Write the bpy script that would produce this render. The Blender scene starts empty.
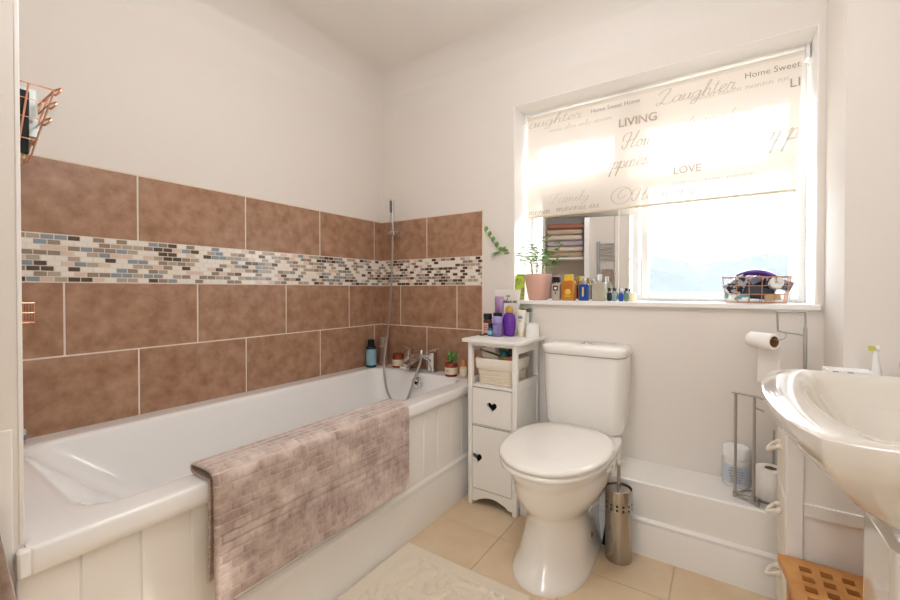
import bpy, bmesh, math, random
from mathutils import Vector, Matrix, noise
random.seed(7)
S = bpy.context.scene
COL = S.collection
PI = math.pi
# ---------------------------------------------------------------- materials
def lin(c):
    return tuple((x/12.92 if x <= .04045 else ((x+.055)/1.055)**2.4) for x in c)
def hexc(h):
    return tuple(int(h[i:i+2], 16)/255 for i in (0, 2, 4))
MATS = {}
def mat(name, col=(.8,.8,.8), rough=.5, metal=0, coat=0, trans=0, ior=1.45, noise_=None, bump=None, sheen=0, emit=0, alpha=1, col2=None, spec=.5, sss=0):
    """noise_=(scale,detail,lo,hi): mixes col and col2 ; bump=(scale,strength,distance)"""
    if name in MATS: return MATS[name]
    m = bpy.data.materials.new(name); m.use_nodes = True
    nt = m.node_tree; b = nt.nodes['Principled BSDF']
    c = lin(hexc(col) if isinstance(col, str) else col)
    b.inputs['Base Color'].default_value = (*c, 1)
    b.inputs['Roughness'].default_value = rough
    b.inputs['Metallic'].default_value = metal
    b.inputs['Coat Weight'].default_value = coat
    b.inputs['Coat Roughness'].default_value = .06
    b.inputs['Transmission Weight'].default_value = trans
    b.inputs['IOR'].default_value = ior
    b.inputs['Specular IOR Level'].default_value = spec
    b.inputs['Sheen Weight'].default_value = sheen
    b.inputs['Alpha'].default_value = alpha
    if sss:
        b.inputs['Subsurface Weight'].default_value = sss
        b.inputs['Subsurface Scale'].default_value = .01
    if emit:
        b.inputs['Emission Color'].default_value = (*c, 1); b.inputs['Emission Strength'].default_value = emit
    tc = None
    def coords():
        nonlocal tc
        if tc is None: tc = nt.nodes.new('ShaderNodeTexCoord')
        return tc.outputs['Object']
    if noise_:
        sc, det, lo, hi = noise_
        n = nt.nodes.new('ShaderNodeTexNoise'); n.inputs['Scale'].default_value = sc; n.inputs['Detail'].default_value = det
        n.inputs['Roughness'].default_value = .65
        nt.links.new(coords(), n.inputs['Vector'])
        r = nt.nodes.new('ShaderNodeValToRGB')
        r.color_ramp.elements[0].position = lo; r.color_ramp.elements[1].position = hi
        c2 = lin(hexc(col2) if isinstance(col2, str) else (col2 or col))
        r.color_ramp.elements[0].color = (*c, 1); r.color_ramp.elements[1].color = (*c2, 1)
        nt.links.new(n.outputs['Fac'], r.inputs['Fac']); nt.links.new(r.outputs['Color'], b.inputs['Base Color'])
    if bump:
        sc, st, di = bump
        n = nt.nodes.new('ShaderNodeTexNoise'); n.inputs['Scale'].default_value = sc; n.inputs['Detail'].default_value = 3
        nt.links.new(coords(), n.inputs['Vector'])
        u = nt.nodes.new('ShaderNodeBump'); u.inputs['Strength'].default_value = st; u.inputs['Distance'].default_value = di
        nt.links.new(n.outputs['Fac'], u.inputs['Height']); nt.links.new(u.outputs['Normal'], b.inputs['Normal'])
    MATS[name] = m
    return m
WALL = mat('painted_wall', 'E6DFD7', .85, bump=(60, .05, .002))
CEIL = mat('painted_ceiling', 'E7E1DA', .9)
WGLOSS = mat('white_gloss_paint', 'F2EFEB', .32)
WPAINT = mat('white_satin_paint', 'F2EFEA', .38)
PVC = mat('white_pvc', 'F2F1EF', .3)
ACRYL = mat('white_bath_acrylic', 'F4F3F1', .14, coat=.5)
CERAM = mat('white_ceramic', 'F3F0EB', .07, coat=.8)
SEAT = mat('white_toilet_seat_plastic', 'F3EFE8', .12, coat=.4)
CHROME = mat('chrome', 'DADADA', .08, 1)
STEEL = mat('brushed_steel', 'B9B3AB', .25, 1)
WIRE = mat('grey_metal_wire', 'B5B2AC', .35, .8)
COPPER = mat('rose_copper_wire', 'D9A184', .3, .85)
GROUT = mat('cream_grout', 'E6DBCD', .8)
TILE = mat('brown_wall_tile', '93694E', .36, noise_=(17, 9, .32, .74), col2='BA977D', bump=(25, .04, .002))
FTILE = mat('beige_floor_tile', 'D8BF9C', .42, noise_=(5, 5, .35, .7), col2='E2CDAF')
FGROUT = mat('floor_grout', 'BFA688', .8)
BLACK = mat('black_plastic', '17161A', .35)
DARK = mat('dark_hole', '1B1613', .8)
TEAK = mat('teak_wood', 'B97A3C', .4, noise_=(14, 6, .3, .7), col2='D39A58')
PAPER = mat('white_paper', 'F3EFEA', .9)
CARD = mat('brown_cardboard', '9A7448', .9)
GOLD = mat('gold_metal', 'CDA04C', .3, .8)
TEXTDK = mat('printed_dark_ink', '4A4540', .7)
WICKER = mat('cream_wicker', 'E9DECB', .7)
LINER = mat('cream_basket_liner', 'EFE7DA', .9, bump=(90, .3, .002))
ROPE = mat('cream_rope', 'E8DFD0', .9, bump=(200, .4, .002))
# -- variants
def pl(name, c, rough=.35): return mat(name, c, rough)
# ---------------------------------------------------------------- mesh helpers
ORG = {}
def props(o, label=None, cat=None, group=None, kind=None):
    if label: o['label'] = label
    if cat: o['category'] = cat
    if group: o['group'] = group
    if kind: o['kind'] = kind
    return o
def thing(name, label, cat, loc, group=None, kind=None):
    o = bpy.data.objects.new(name, None); COL.objects.link(o); o.location = loc
    o.empty_display_size = .05
    ORG[o] = Vector(loc); return props(o, label, cat, group, kind)
class MB:
    def __init__(s, M=None):
        s.v = []; s.f = []; s.mi = []; s.mats = []; s.M = M or Matrix(); s.cur = 0
    def m(s, mt):
        if mt not in s.mats: s.mats.append(mt)
        s.cur = s.mats.index(mt); return s
    def add(s, vs, fs):
        n = len(s.v)
        s.v += [s.M @ Vector(v) for v in vs]
        s.f += [tuple(i+n for i in f) for f in fs]; s.mi += [s.cur]*len(fs); return s
    def box(s, x0, x1, y0, y1, z0, z1):
        v = [(x0,y0,z0),(x1,y0,z0),(x1,y1,z0),(x0,y1,z0),(x0,y0,z1),(x1,y0,z1),(x1,y1,z1),(x0,y1,z1)]
        return s.add(v, [(3,2,1,0),(4,5,6,7),(0,1,5,4),(1,2,6,5),(2,3,7,6),(3,0,4,7)])
    def loft(s, rings, cap0=True, cap1=True, closed=True):
        n = len(rings[0]); vs = [p for r in rings for p in r]; fs = []
        for k in range(len(rings)-1):
            for i in range(n if closed else n-1):
                j = (i+1) % n
                fs.append((k*n+i, k*n+j, (k+1)*n+j, (k+1)*n+i))
        if cap0: fs.append(tuple(reversed(range(n))))
        if cap1: fs.append(tuple((len(rings)-1)*n+i for i in range(n)))
        return s.add(vs, fs)
    def lathe(s, prof, c=(0,0,0), n=24, axis='z', cap0=True, cap1=True, sx=1, sy=1):
        rings = []
        for r, h in prof:
            ring = []
            for i in range(n):
                a = 2*PI*i/n; p = (r*math.cos(a)*sx, r*math.sin(a)*sy, h)
                if axis == 'x': p = (h, p[0], p[1])
                elif axis == 'y': p = (p[1], h, p[0])
                ring.append((c[0]+p[0], c[1]+p[1], c[2]+p[2]))
            rings.append(ring)
        return s.loft(rings, cap0, cap1)
    def tube(s, pts, r, n=8, closed=False):
        pts = [Vector(p) for p in pts]; k = len(pts); rings = []
        rad = r if isinstance(r, (list, tuple)) else [r]*k
        prev = None
        for i, p in enumerate(pts):
            if closed: t = pts[(i+1) % k]-pts[i-1]
            else: t = pts[min(i+1, k-1)]-pts[max(i-1, 0)]
            if t.length < 1e-9: t = Vector((0,0,1))
            t.normalize()
            if prev is None:
                a = Vector((0,0,1)) if abs(t.z) < .9 else Vector((1,0,0))
                u = t.cross(a).normalized()
            else:
                u = (prev - t*prev.dot(t))
                if u.length < 1e-6: u = t.orthogonal()
                u.normalize()
            w = t.cross(u); prev = u
            rings.append([tuple(p+(u*math.cos(2*PI*j/n)+w*math.sin(2*PI*j/n))*rad[i]) for j in range(n)])
        if closed:
            rings.append(rings[0]); return s.loft(rings, False, False)
        return s.loft(rings)
    def sphere(s, c, r, n=12, sx=1, sy=1, sz=1):
        prof = [(max(1e-4, r*math.sin(PI*i/n)), -r*sz*math.cos(PI*i/n)) for i in range(n+1)]
        return s.lathe(prof, c, n*2, sx=sx, sy=sy)
    def build(s, name, parent=None, origin=None, bevel=0, seg=2, subsurf=0, angle=40, mt=None, solid=0, flat=False, weld=False):
        me = bpy.data.meshes.new(name)
        o = bpy.data.objects.new(name, me); COL.objects.link(o)
        if parent is not None: org = ORG[parent]
        elif origin is not None: org = Vector(origin)
        else: org = Vector((0,0,0))
        ORG[o] = org
        me.from_pydata([tuple(v-org) for v in s.v], [], s.f)
        for q in (s.mats or [WPAINT]): me.materials.append(q)
        me.polygons.foreach_set('material_index', s.mi)
        bm = bmesh.new(); bm.from_mesh(me)
        if weld: bmesh.ops.remove_doubles(bm, verts=bm.verts, dist=1e-5)
        bmesh.ops.recalc_face_normals(bm, faces=bm.faces); bm.to_mesh(me); bm.free()
        if not flat:
            me.polygons.foreach_set('use_smooth', [True]*len(me.polygons))
            me.set_sharp_from_angle(angle=math.radians(angle))
        if parent is not None: o.parent = parent
        else: o.location = org
        if solid:
            md = o.modifiers.new('s', 'SOLIDIFY'); md.thickness = solid; md.offset = 0
        if bevel:
            md = o.modifiers.new('b', 'BEVEL'); md.width = bevel; md.segments = seg; md.limit_method = 'ANGLE'; md.angle_limit = math.radians(35)
            md.harden_normals = False
        if subsurf:
            md = o.modifiers.new('u', 'SUBSURF'); md.levels = subsurf; md.render_levels = subsurf
        me.update(); return o
def one(name, mt, fn, parent=None, **k):
    b = MB().m(mt); fn(b); return b.build(name, parent, **k)
def bx(name, mt, x0, x1, y0, y1, z0, z1, parent=None, bevel=.002, **k):
    return MB().m(mt).box(x0,x1,y0,y1,z0,z1).build(name, parent, bevel=bevel, **k)
def crom(pts, k=6, closed=False):
    P = [Vector(p) for p in pts]; n = len(P); out = []
    for i in range(n if closed else n-1):
        if closed: a, b, c, d = P[i-1], P[i], P[(i+1) % n], P[(i+2) % n]
        else: a, b, c, d = P[max(i-1,0)], P[i], P[i+1], P[min(i+2,n-1)]
        for j in range(k):
            t = j/k
            out.append(.5*((2*b)+(c-a)*t+(2*a-5*b+4*c-d)*t*t+(3*b-a-3*c+d)*t**3))
    if not closed: out.append(P[-1])
    return out
def rrect(x0, x1, y0, y1, r, z, n=6):
    """rounded rectangle ring, r scalar or 4 radii (x1y1, x0y1, x0y0, x1y0)"""
    R = r if isinstance(r, (tuple, list)) else (r,)*4
    out = []
    for (cx, cy, sx, sy, a0, rr) in ((x1,y1,-1,-1,0,R[0]),(x0,y1,1,-1,90,R[1]),(x0,y0,1,1,180,R[2]),(x1,y0,-1,1,270,R[3])):
        for i in range(n+1):
            a = math.radians(a0+90*i/n)
            out.append((cx+sx*rr+rr*math.cos(a), cy+sy*rr+rr*math.sin(a), z))
    return out
def curve_shape(loops, depth, M, name='c'):
    """planar shape with holes, extruded +-depth/2, returned as (verts, faces) transformed by M"""
    cu = bpy.data.curves.new(name, 'CURVE'); cu.dimensions = '2D'; cu.fill_mode = 'BOTH'; cu.extrude = depth/2
    for lp in loops:
        sp = cu.splines.new('POLY'); sp.points.add(len(lp)-1)
        for i, p in enumerate(lp): sp.points[i].co = (p[0], p[1], 0, 1)
        sp.use_cyclic_u = True
    ob = bpy.data.objects.new(name, cu)
    me = bpy.data.meshes.new_from_object(ob)
    vs = [tuple(M @ v.co) for v in me.vertices]; fs = [tuple(p.vertices) for p in me.polygons]
    bpy.data.objects.remove(ob); bpy.data.curves.remove(cu); bpy.data.meshes.remove(me)
    return vs, fs
def text_shape(txt, size, M, shear=0, extrude=.0003, align='LEFT', offset=0):
    cu = bpy.data.curves.new('t', 'FONT'); cu.body = txt; cu.size = size; cu.shear = shear; cu.extrude = extrude; cu.align_x = align; cu.offset = offset
    cu.resolution_u = 3
    ob = bpy.data.objects.new('t', cu); me = bpy.data.meshes.new_from_object(ob)
    vs = [tuple(M @ v.co) for v in me.vertices]; fs = [tuple(p.vertices) for p in me.polygons]
    bpy.data.objects.remove(ob); bpy.data.curves.remove(cu); bpy.data.meshes.remove(me)
    return vs, fs
def XZ(x, y, z, rz=0):   # local XY plane -> world XZ plane facing -y
    return Matrix.Translation((x,y,z)) @ Matrix.Rotation(rz, 4, 'Z') @ Matrix.Rotation(PI/2, 4, 'X')
def heart(cx, cy, s):
    out = []
    for i in range(28):
        t = 2*PI*i/28
        out.append((cx+s*16*math.sin(t)**3/16, cy+s*(13*math.cos(t)-5*math.cos(2*t)-2*math.cos(3*t)-math.cos(4*t))/16))
    return out
def rect2(x0, x1, y0, y1): return [(x0,y0),(x1,y0),(x1,y1),(x0,y1)]

# ================================================================ ROOM SHELL
RW = 2.42; FRONT = -2.62; CH = 2.30
def st(o): o['kind'] = 'structure'; return o
# floor slab + tiles
fl = MB().m(FGROUT).box(-.1, RW+.1, -3.2, .1, -.06, -.0025); fl.m(FTILE)
g = .3105; x = 1.0915-g*5
ix = 0
while x < RW+.1:
    y = -.462+g*2
    while y > -3.2:
        fl.box(max(x+.0012,-.05), min(x+g-.0012, RW+.05), y-g+.0012, min(y-.0012, .05), -.01, 0)
        y -= g
    x += g
st(fl.build('floor', origin=(1.2,-1.4,0), flat=True))
# ceiling with a soft cove round the window corner
cv = .20; prof = [(0, CH-cv)]+[(cv-cv*math.cos(a), CH-cv+cv*math.sin(a)) for a in [PI/2*i/10 for i in range(1,11)]]
c_ = MB().m(CEIL)
rings = []
for d, z in prof:
    rings.append([(d, -d, z), (RW, -d, z), (RW, -3.2, z), (d, -3.2, z)])
c_.loft(rings, False, False)
c_.add([(cv,-cv,CH),(RW,-cv,CH),(RW,-3.2,CH),(cv,-3.2,CH)], [(0,1,2,3)])
c_.box(-.1, RW+.1, -3.3, .1, CH+.001, CH+.06)
st(c_.build('ceiling', origin=(1.2,-1.4,CH), angle=60))
# walls
wl = st(bx('wall_left', WALL, -.12, 0, -3.3, .4, 0, CH, bevel=0, origin=(0,-.9,0)))
WX0, WX1, WZ0, WZ1 = .94, 2.14, .975, 1.99
b = MB().m(WALL)
vs, fs = curve_shape([rect2(0, 2.16, 0, CH), rect2(WX0, WX1, WZ0-.012, WZ1)], .34, XZ(0, .17, 0)); b.add(vs, fs)
wb = st(b.build('wall_back', origin=(1.1,0,0), flat=True))
st(bx('wall_pier', WALL, 2.16, RW+.1, -.29, .4, 0, CH, bevel=0, origin=(2.3,-.29,0)))
st(bx('wall_right', WALL, RW, RW+.12, -3.3, -.29, 0, CH, bevel=0, origin=(RW,-1.5,0)))
# near stub wall at the end of the bath (with slightly prouder lower part)
b = MB().m(WALL).box(0, .775, -1.98, -1.7865, 0, CH)
wn = st(b.build('wall_near', origin=(.4,-1.8,0), flat=True))
bx('corner_bead', WGLOSS, .7695, .7762, -1.7935, -1.7855, .556, CH, wn, bevel=.002)
bx('dado_panel', WGLOSS, .775, .779, -1.98, -1.8005, 0, .775, wn, bevel=.002)
# cupboard recess and wall behind camera
b = MB().m(WALL)
b.box(0, .78, -3.2, -1.98, 0, CH)
st(b.build('wall_cupboard_side', origin=(.4,-2.5,0), flat=True))
b = MB().m(WALL)
vs, fs = curve_shape([rect2(.78, 1.72, 0, CH), rect2(.82, 1.27, .04, 2.0)], .06, XZ(0, FRONT-.03, 0)); b.add(vs, fs)
b.box(1.72, RW, FRONT-.06, FRONT, 2.05, CH)
b.box(2.36, RW, FRONT-.06, FRONT, 0, 2.05)
b.box(.78, 1.72, -3.2, -3.1, 0, CH)
b.box(1.72, 1.76, -3.2, FRONT-.06, 0, CH)
st(b.build('wall_front', origin=(1.2,FRONT,0), flat=True))
b = MB().m(WGLOSS)
b.box(1.27, 1.33, FRONT-.001, FRONT+.018, 0, 2.06); b.box(.79, 1.33, FRONT-.001, FRONT+.018, 2.0, 2.06)
st(b.build('trim_1', origin=(1.3,FRONT,0), bevel=.004))
st(bx('wall_doorside', WALL, 1.60, 1.74, FRONT-.02, FRONT+.09, 0, CH, bevel=.004, origin=(1.68,FRONT,0)))
b = MB().m(WALL); vs, fs = curve_shape([rect2(1.7,RW+.1,0,CH), rect2(1.79,2.37,.75,2.05)], .08, XZ(0,-3.24,0)); b.add(vs,fs)  # hall wall, pierced by an added opening for daylight
st(b.build('wall_hall', origin=(2,-3.2,0), flat=True))
b = MB().m(PVC)
for q in ((1.79,1.83,.75,2.05),(2.33,2.37,.75,2.05),(1.83,2.33,.75,.79),(1.83,2.33,2.01,2.05),(1.83,2.33,1.40,1.44)): b.box(q[0],q[1],-3.27,-3.22,q[2],q[3])
st(b.build('added_hall_window', origin=(2.08,-3.25,.75), bevel=.003))  # unseen window, added so daylight fills the room from behind

# --- wall tiles
W, H, M_ = .4218, .25, .158
Z0 = 1.055                       # bottom of mosaic
ZT = Z0+M_+.2497
tt = .008
def tile_panel(parent, P, u0, u1, upper, middle, name, mseed):
    """P(u, d, z): u along the wall, d out of the wall. upper/middle : joint positions of rows"""
    def bxx(b, ua, ub, d0, d1, z0, z1):
        vs = [P(ua,d0,z0),P(ub,d0,z0),P(ub,d1,z0),P(ua,d1,z0),P(ua,d0,z1),P(ub,d0,z1),P(ub,d1,z1),P(ua,d1,z1)]
        b.add(vs, [(3,2,1,0),(4,5,6,7),(0,1,5,4),(1,2,6,5),(2,3,7,6),(3,0,4,7)])
    b = MB().m(TILE); gh = .0028
    def row(z0, z1, joints):
        e = [u0]+[j for j in joints if u0+.004 < j < u1-.004]+[u1]
        for a, c in zip(e[:-1], e[1:]):
            bxx(b, a+(gh if a > u0 else .001), c-(gh if c < u1 else .001), .001, tt, z0+gh, z1-gh)
    row(Z0+M_, ZT, upper); row(Z0-H, Z0, middle); row(Z0-2*H-.006, Z0-H, upper)
    b.build('brown_tiles', parent, bevel=.0015, seg=1)
    g_ = MB().m(GROUT); bxx(g_, u0, u1, 0, tt-.0018, .54, ZT); g_.m(mat('tile_edge_trim','E8D9C6',.5)); bxx(g_, u0, u1, 0, tt, ZT, ZT+.004)
    bxx(g_, u1, u1+.004, 0, tt, .54, ZT+.004)
    g_.build('grout_bed', parent, flat=True)
    rnd = random.Random(mseed)
    if mseed == 1: pal = [('mosaic_cream','EEE8DD',30),('mosaic_pink_beige','E0C9B7',12),('mosaic_taupe','948474',17),('mosaic_dark_brown','5A4A3D',12),('mosaic_slate_blue','8C979F',11),('mosaic_grey_beige','B3A593',14)]
    else: pal = [('mosaic_cream','EEE8DD',30),('mosaic_pink_beige','E0C9B7',12),('mosaic_taupe','948474',16),('mosaic_dark_brown','5A4A3D',27),('mosaic_slate_blue','8C979F',3),('mosaic_grey_beige','B3A593',10)]
    ms = [mat(n, c, .18) for n, c, w in pal]; ws = [w for n, c, w in pal]
    b = MB(); nr = 9; rh = M_/nr; bl = .0335; gg = .0016
    for r in range(nr):
        z = Z0+r*rh; u = u0-(bl/2 if r % 2 else 0)
        while u < u1:
            a, c = max(u+gg, u0+.0005), min(u+bl-gg, u1-.0005)
            if c-a > .003:
                b.m(rnd.choices(ms, ws)[0]); bxx(b, a, c, .001, tt-.0006, z+gg, z+rh-gg)
            u += bl
    b.build('mosaic_band', parent, flat=True)
y0_ = -.074
tile_panel(wl, lambda u,d,z: (d, -u, z), .0, 1.797, [-y0_+W*k for k in range(0,5)], [-y0_+W*(k+.5) for k in range(0,5)], 'l', 1)
xm = .1683
tile_panel(wb, lambda u,d,z: (u, -d, z), tt, .7545, [.3747], [xm, xm+W], 'b', 2)

# --- pipe boxing ledge along the window wall + skirting
lg = st(MB().m(WPAINT).box(1.09, 2.16, -.235, -.001, 0, .277).build('trim_2', origin=(1.6,-.1,0), bevel=.006))
def skirt(b, P, u0, u1, h, t):
    prof = [(0,0),(t,0),(t,h*.62),(t*.9,h*.66),(t*.9,h*.70),(t*.65,h*.80),(t*.6,h*.86),(t*.72,h*.90),(t*.72,h*.94),(t*.45,h*.985),(t*.3,h),(0,h)]
    b.loft([[P(u0,d,z) for d,z in prof],[P(u1,d,z) for d,z in prof]])
b = MB().m(WGLOSS); skirt(b, lambda u,d,z: (u,-.235-d,z), 1.09, 2.16, .14, .018)
st(b.build('baseboard_back', origin=(1.6,-.235,0), angle=25))
rv = MB().m(WGLOSS)
rv.box(WX0,WX0+.004,.001,.234,WZ0,WZ1-.004); rv.box(WX1-.004,WX1,.001,.234,WZ0,WZ1-.004); rv.box(WX0,WX1,.001,.234,WZ1-.004,WZ1)
st(rv.build('trim_4', origin=(1.54,.1,1.5), flat=True))
# windowsill board
sl = MB().m(WGLOSS); sl.loft([rrect(WX0-.012, WX1+.012, -.022, .26, .008, z) for z in (WZ0-.022, WZ0)])
st(sl.build('trim_3', origin=(1.54,0,WZ0), bevel=.004))

# ================================================================ WINDOW
win = thing('window_1', None, None, (1.54,.28,.98)); st(win)
FY0, FY1 = .235, .30
def frame(b, x0, x1, z0, z1, w, y0=FY0, y1=FY1, wt=None, wb_=None):
    wt = wt or w; wb_ = wb_ or w
    b.box(x0, x0+w, y0, y1, z0, z1); b.box(x1-w, x1, y0, y1, z0, z1)
    b.box(x0+w, x1-w, y0, y1, z0, z0+wb_); b.box(x0+w, x1-w, y0, y1, z1-wt, z1)
TZ = 1.585; MX = 1.462
b = MB().m(PVC); frame(b, WX0+.001, WX1-.001, WZ0+.001, WZ1-.001, .03, wt=.145)
b.box(MX-.045, MX+.045, FY0, FY1, WZ0+.03, WZ1-.03)
b.box(WX0+.03, MX-.045, FY0, FY1, TZ-.03, TZ+.03); b.box(MX+.045, WX1-.03, FY0, FY1, TZ-.03, TZ+.03)
b.build('window_frame', win, bevel=.004)
fm = bpy.data.materials.new('frosted_glass'); fm.use_nodes = True; nt = fm.node_tree; nt.nodes.clear()
o_ = nt.nodes.new('ShaderNodeOutputMaterial'); mx = nt.nodes.new('ShaderNodeMixShader'); mx.inputs[0].default_value = .05
tr = nt.nodes.new('ShaderNodeBsdfTransparent'); tr.inputs[0].default_value = (.97,.985,1,1)
m2 = nt.nodes.new('ShaderNodeMixShader'); m2.inputs[0].default_value = .12
tl = nt.nodes.new('ShaderNodeBsdfTranslucent'); tl.inputs[0].default_value = (.95,.97,1,1)
gl = nt.nodes.new('ShaderNodeBsdfGlossy'); gl.inputs['Roughness'].default_value = .25
tc = nt.nodes.new('ShaderNodeTexCoord'); nz = nt.nodes.new('ShaderNodeTexNoise'); nz.inputs['Scale'].default_value = 110
nz.inputs['Detail'].default_value = 1
bp = nt.nodes.new('ShaderNodeBump'); bp.inputs['Strength'].default_value = .9; bp.inputs['Distance'].default_value = .004
nt.links.new(tc.outputs['Object'], nz.inputs['Vector']); nt.links.new(nz.outputs['Fac'], bp.inputs['Height'])
nt.links.new(bp.outputs['Normal'], tl.inputs['Normal']); nt.links.new(bp.outputs['Normal'], gl.inputs['Normal'])
n2 = nt.nodes.new('ShaderNodeTexNoise'); n2.inputs['Scale'].default_value = 95; n2.inputs['Detail'].default_value = 4
cr = nt.nodes.new('ShaderNodeValToRGB'); cr.color_ramp.elements[0].color = (.86,.89,.92,1); cr.color_ramp.elements[1].color = (1,1,1,1); cr.color_ramp.elements[0].position=.35; cr.color_ramp.elements[1].position=.62
nt.links.new(tc.outputs['Object'], n2.inputs['Vector']); nt.links.new(n2.outputs['Fac'], cr.inputs['Fac']); nt.links.new(cr.outputs['Color'], tr.inputs[0])
nt.links.new(tr.outputs[0], mx.inputs[1]); nt.links.new(tl.outputs[0], m2.inputs[1]); nt.links.new(gl.outputs[0], m2.inputs[2])
nt.links.new(m2.outputs[0], mx.inputs[2]); nt.links.new(mx.outputs[0], o_.inputs[0])
def sash(name, x0, x1, z0, z1, tilt=0):
    M = Matrix()
    if tilt: M = Matrix.Translation((0,.26,z1)) @ Matrix.Rotation(tilt, 4, 'X') @ Matrix.Translation((0,-.26,-z1))
    b = MB(M).m(PVC); frame(b, x0, x1, z0, z1, .032, .222+(.03 if tilt else 0), .275+(.03 if tilt else 0))
    f = b.build(name, win, bevel=.005)
    g_ = MB(M).m(fm); y = .262+(.03 if tilt else 0)
    g_.box(x0+.03, x1-.03, y, y+.004, z0+.03, z1-.03)
    ORG[f] = ORG[win]
    g_.build('pane', f)
sash('sash', WX0+.015, MX-.040, TZ+.02, 1.856)
sash('sash', MX+.040, WX1-.022, TZ+.02, 1.856, tilt=math.radians(11))
sash('sash', WX0+.015, MX-.040, WZ0+.02, TZ-.02)
sash('sash', MX+.058, WX1-.022, WZ0+.01, TZ-.02)

# --- roller blind
fab = bpy.data.materials.new('translucent_blind_fabric'); fab.use_nodes = True; nt = fab.node_tree; nt.nodes.clear()
o_ = nt.nodes.new('ShaderNodeOutputMaterial'); m1 = nt.nodes.new('ShaderNodeMixShader'); m1.inputs[0].default_value = .07
m2 = nt.nodes.new('ShaderNodeMixShader'); m2.inputs[0].default_value = .12
df = nt.nodes.new('ShaderNodeBsdfDiffuse'); df.inputs[0].default_value = (*lin(hexc('EFE6DB')), 1)
tl = nt.nodes.new('ShaderNodeBsdfTranslucent'); tl.inputs[0].default_value = (*lin(hexc('F3EADF')), 1)
tr = nt.nodes.new('ShaderNodeBsdfTransparent'); tr.inputs[0].default_value = (1,.98,.95,1)
nt.links.new(df.outputs[0], m2.inputs[1]); nt.links.new(tl.outputs[0], m2.inputs[2]); nt.links.new(m2.outputs[0], m1.inputs[1]); nt.links.new(tr.outputs[0], m1.inputs[2]); nt.links.new(m1.outputs[0], o_.inputs[0])
BLY = .14
rb = thing('roller_blind', 'cream see-through roller blind printed with tan writing, half lowered in the window', 'blind', (1.53,BLY,1.96))
b = MB().m(fab); NX, NZ = 40, 20
vs = []; fs = []
for j in range(NZ+1):
    for i in range(NX+1):
        t = j/NZ; z = 1.955-(1.955-1.425)*t
        x0 = .961; x1 = 2.112-.02*t; xx = x0+(x1-x0)*i/NX
        vs.append((xx, BLY-.006+.004*t*math.sin(xx*9+t*2), z))
for j in range(NZ):
    for i in range(NX): a = j*(NX+1)+i; fs.append((a,a+1,a+NX+2,a+NX+1))
b.add(vs, fs); b.build('fabric', rb)
one('roller', mat('blind_roller','E6DDD0',.6), lambda b: b.lathe([(.0135,.955),(.0135,2.118)], (0,BLY+.005,1.958), 20, 'x'), rb)
one('bottom_bar', mat('blind_hem','E0D2B8',.6), lambda b: b.lathe([(.006,.960),(.006,2.094)], (0,BLY-.005,1.423), 12, 'x'), rb)
for xx in (.948, 2.122):
    bx('bracket', PVC, xx-.003, xx+.011, BLY-.014, BLY+.03, 1.93, 1.988, rb)
b = MB().m(PVC)
for k in range(54):
    for dy in (-.012, .012): b.sphere((2.127, BLY-.004+dy, 1.95-k*.0172), .0026, 4)
b.build('bead_chain', rb)
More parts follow.
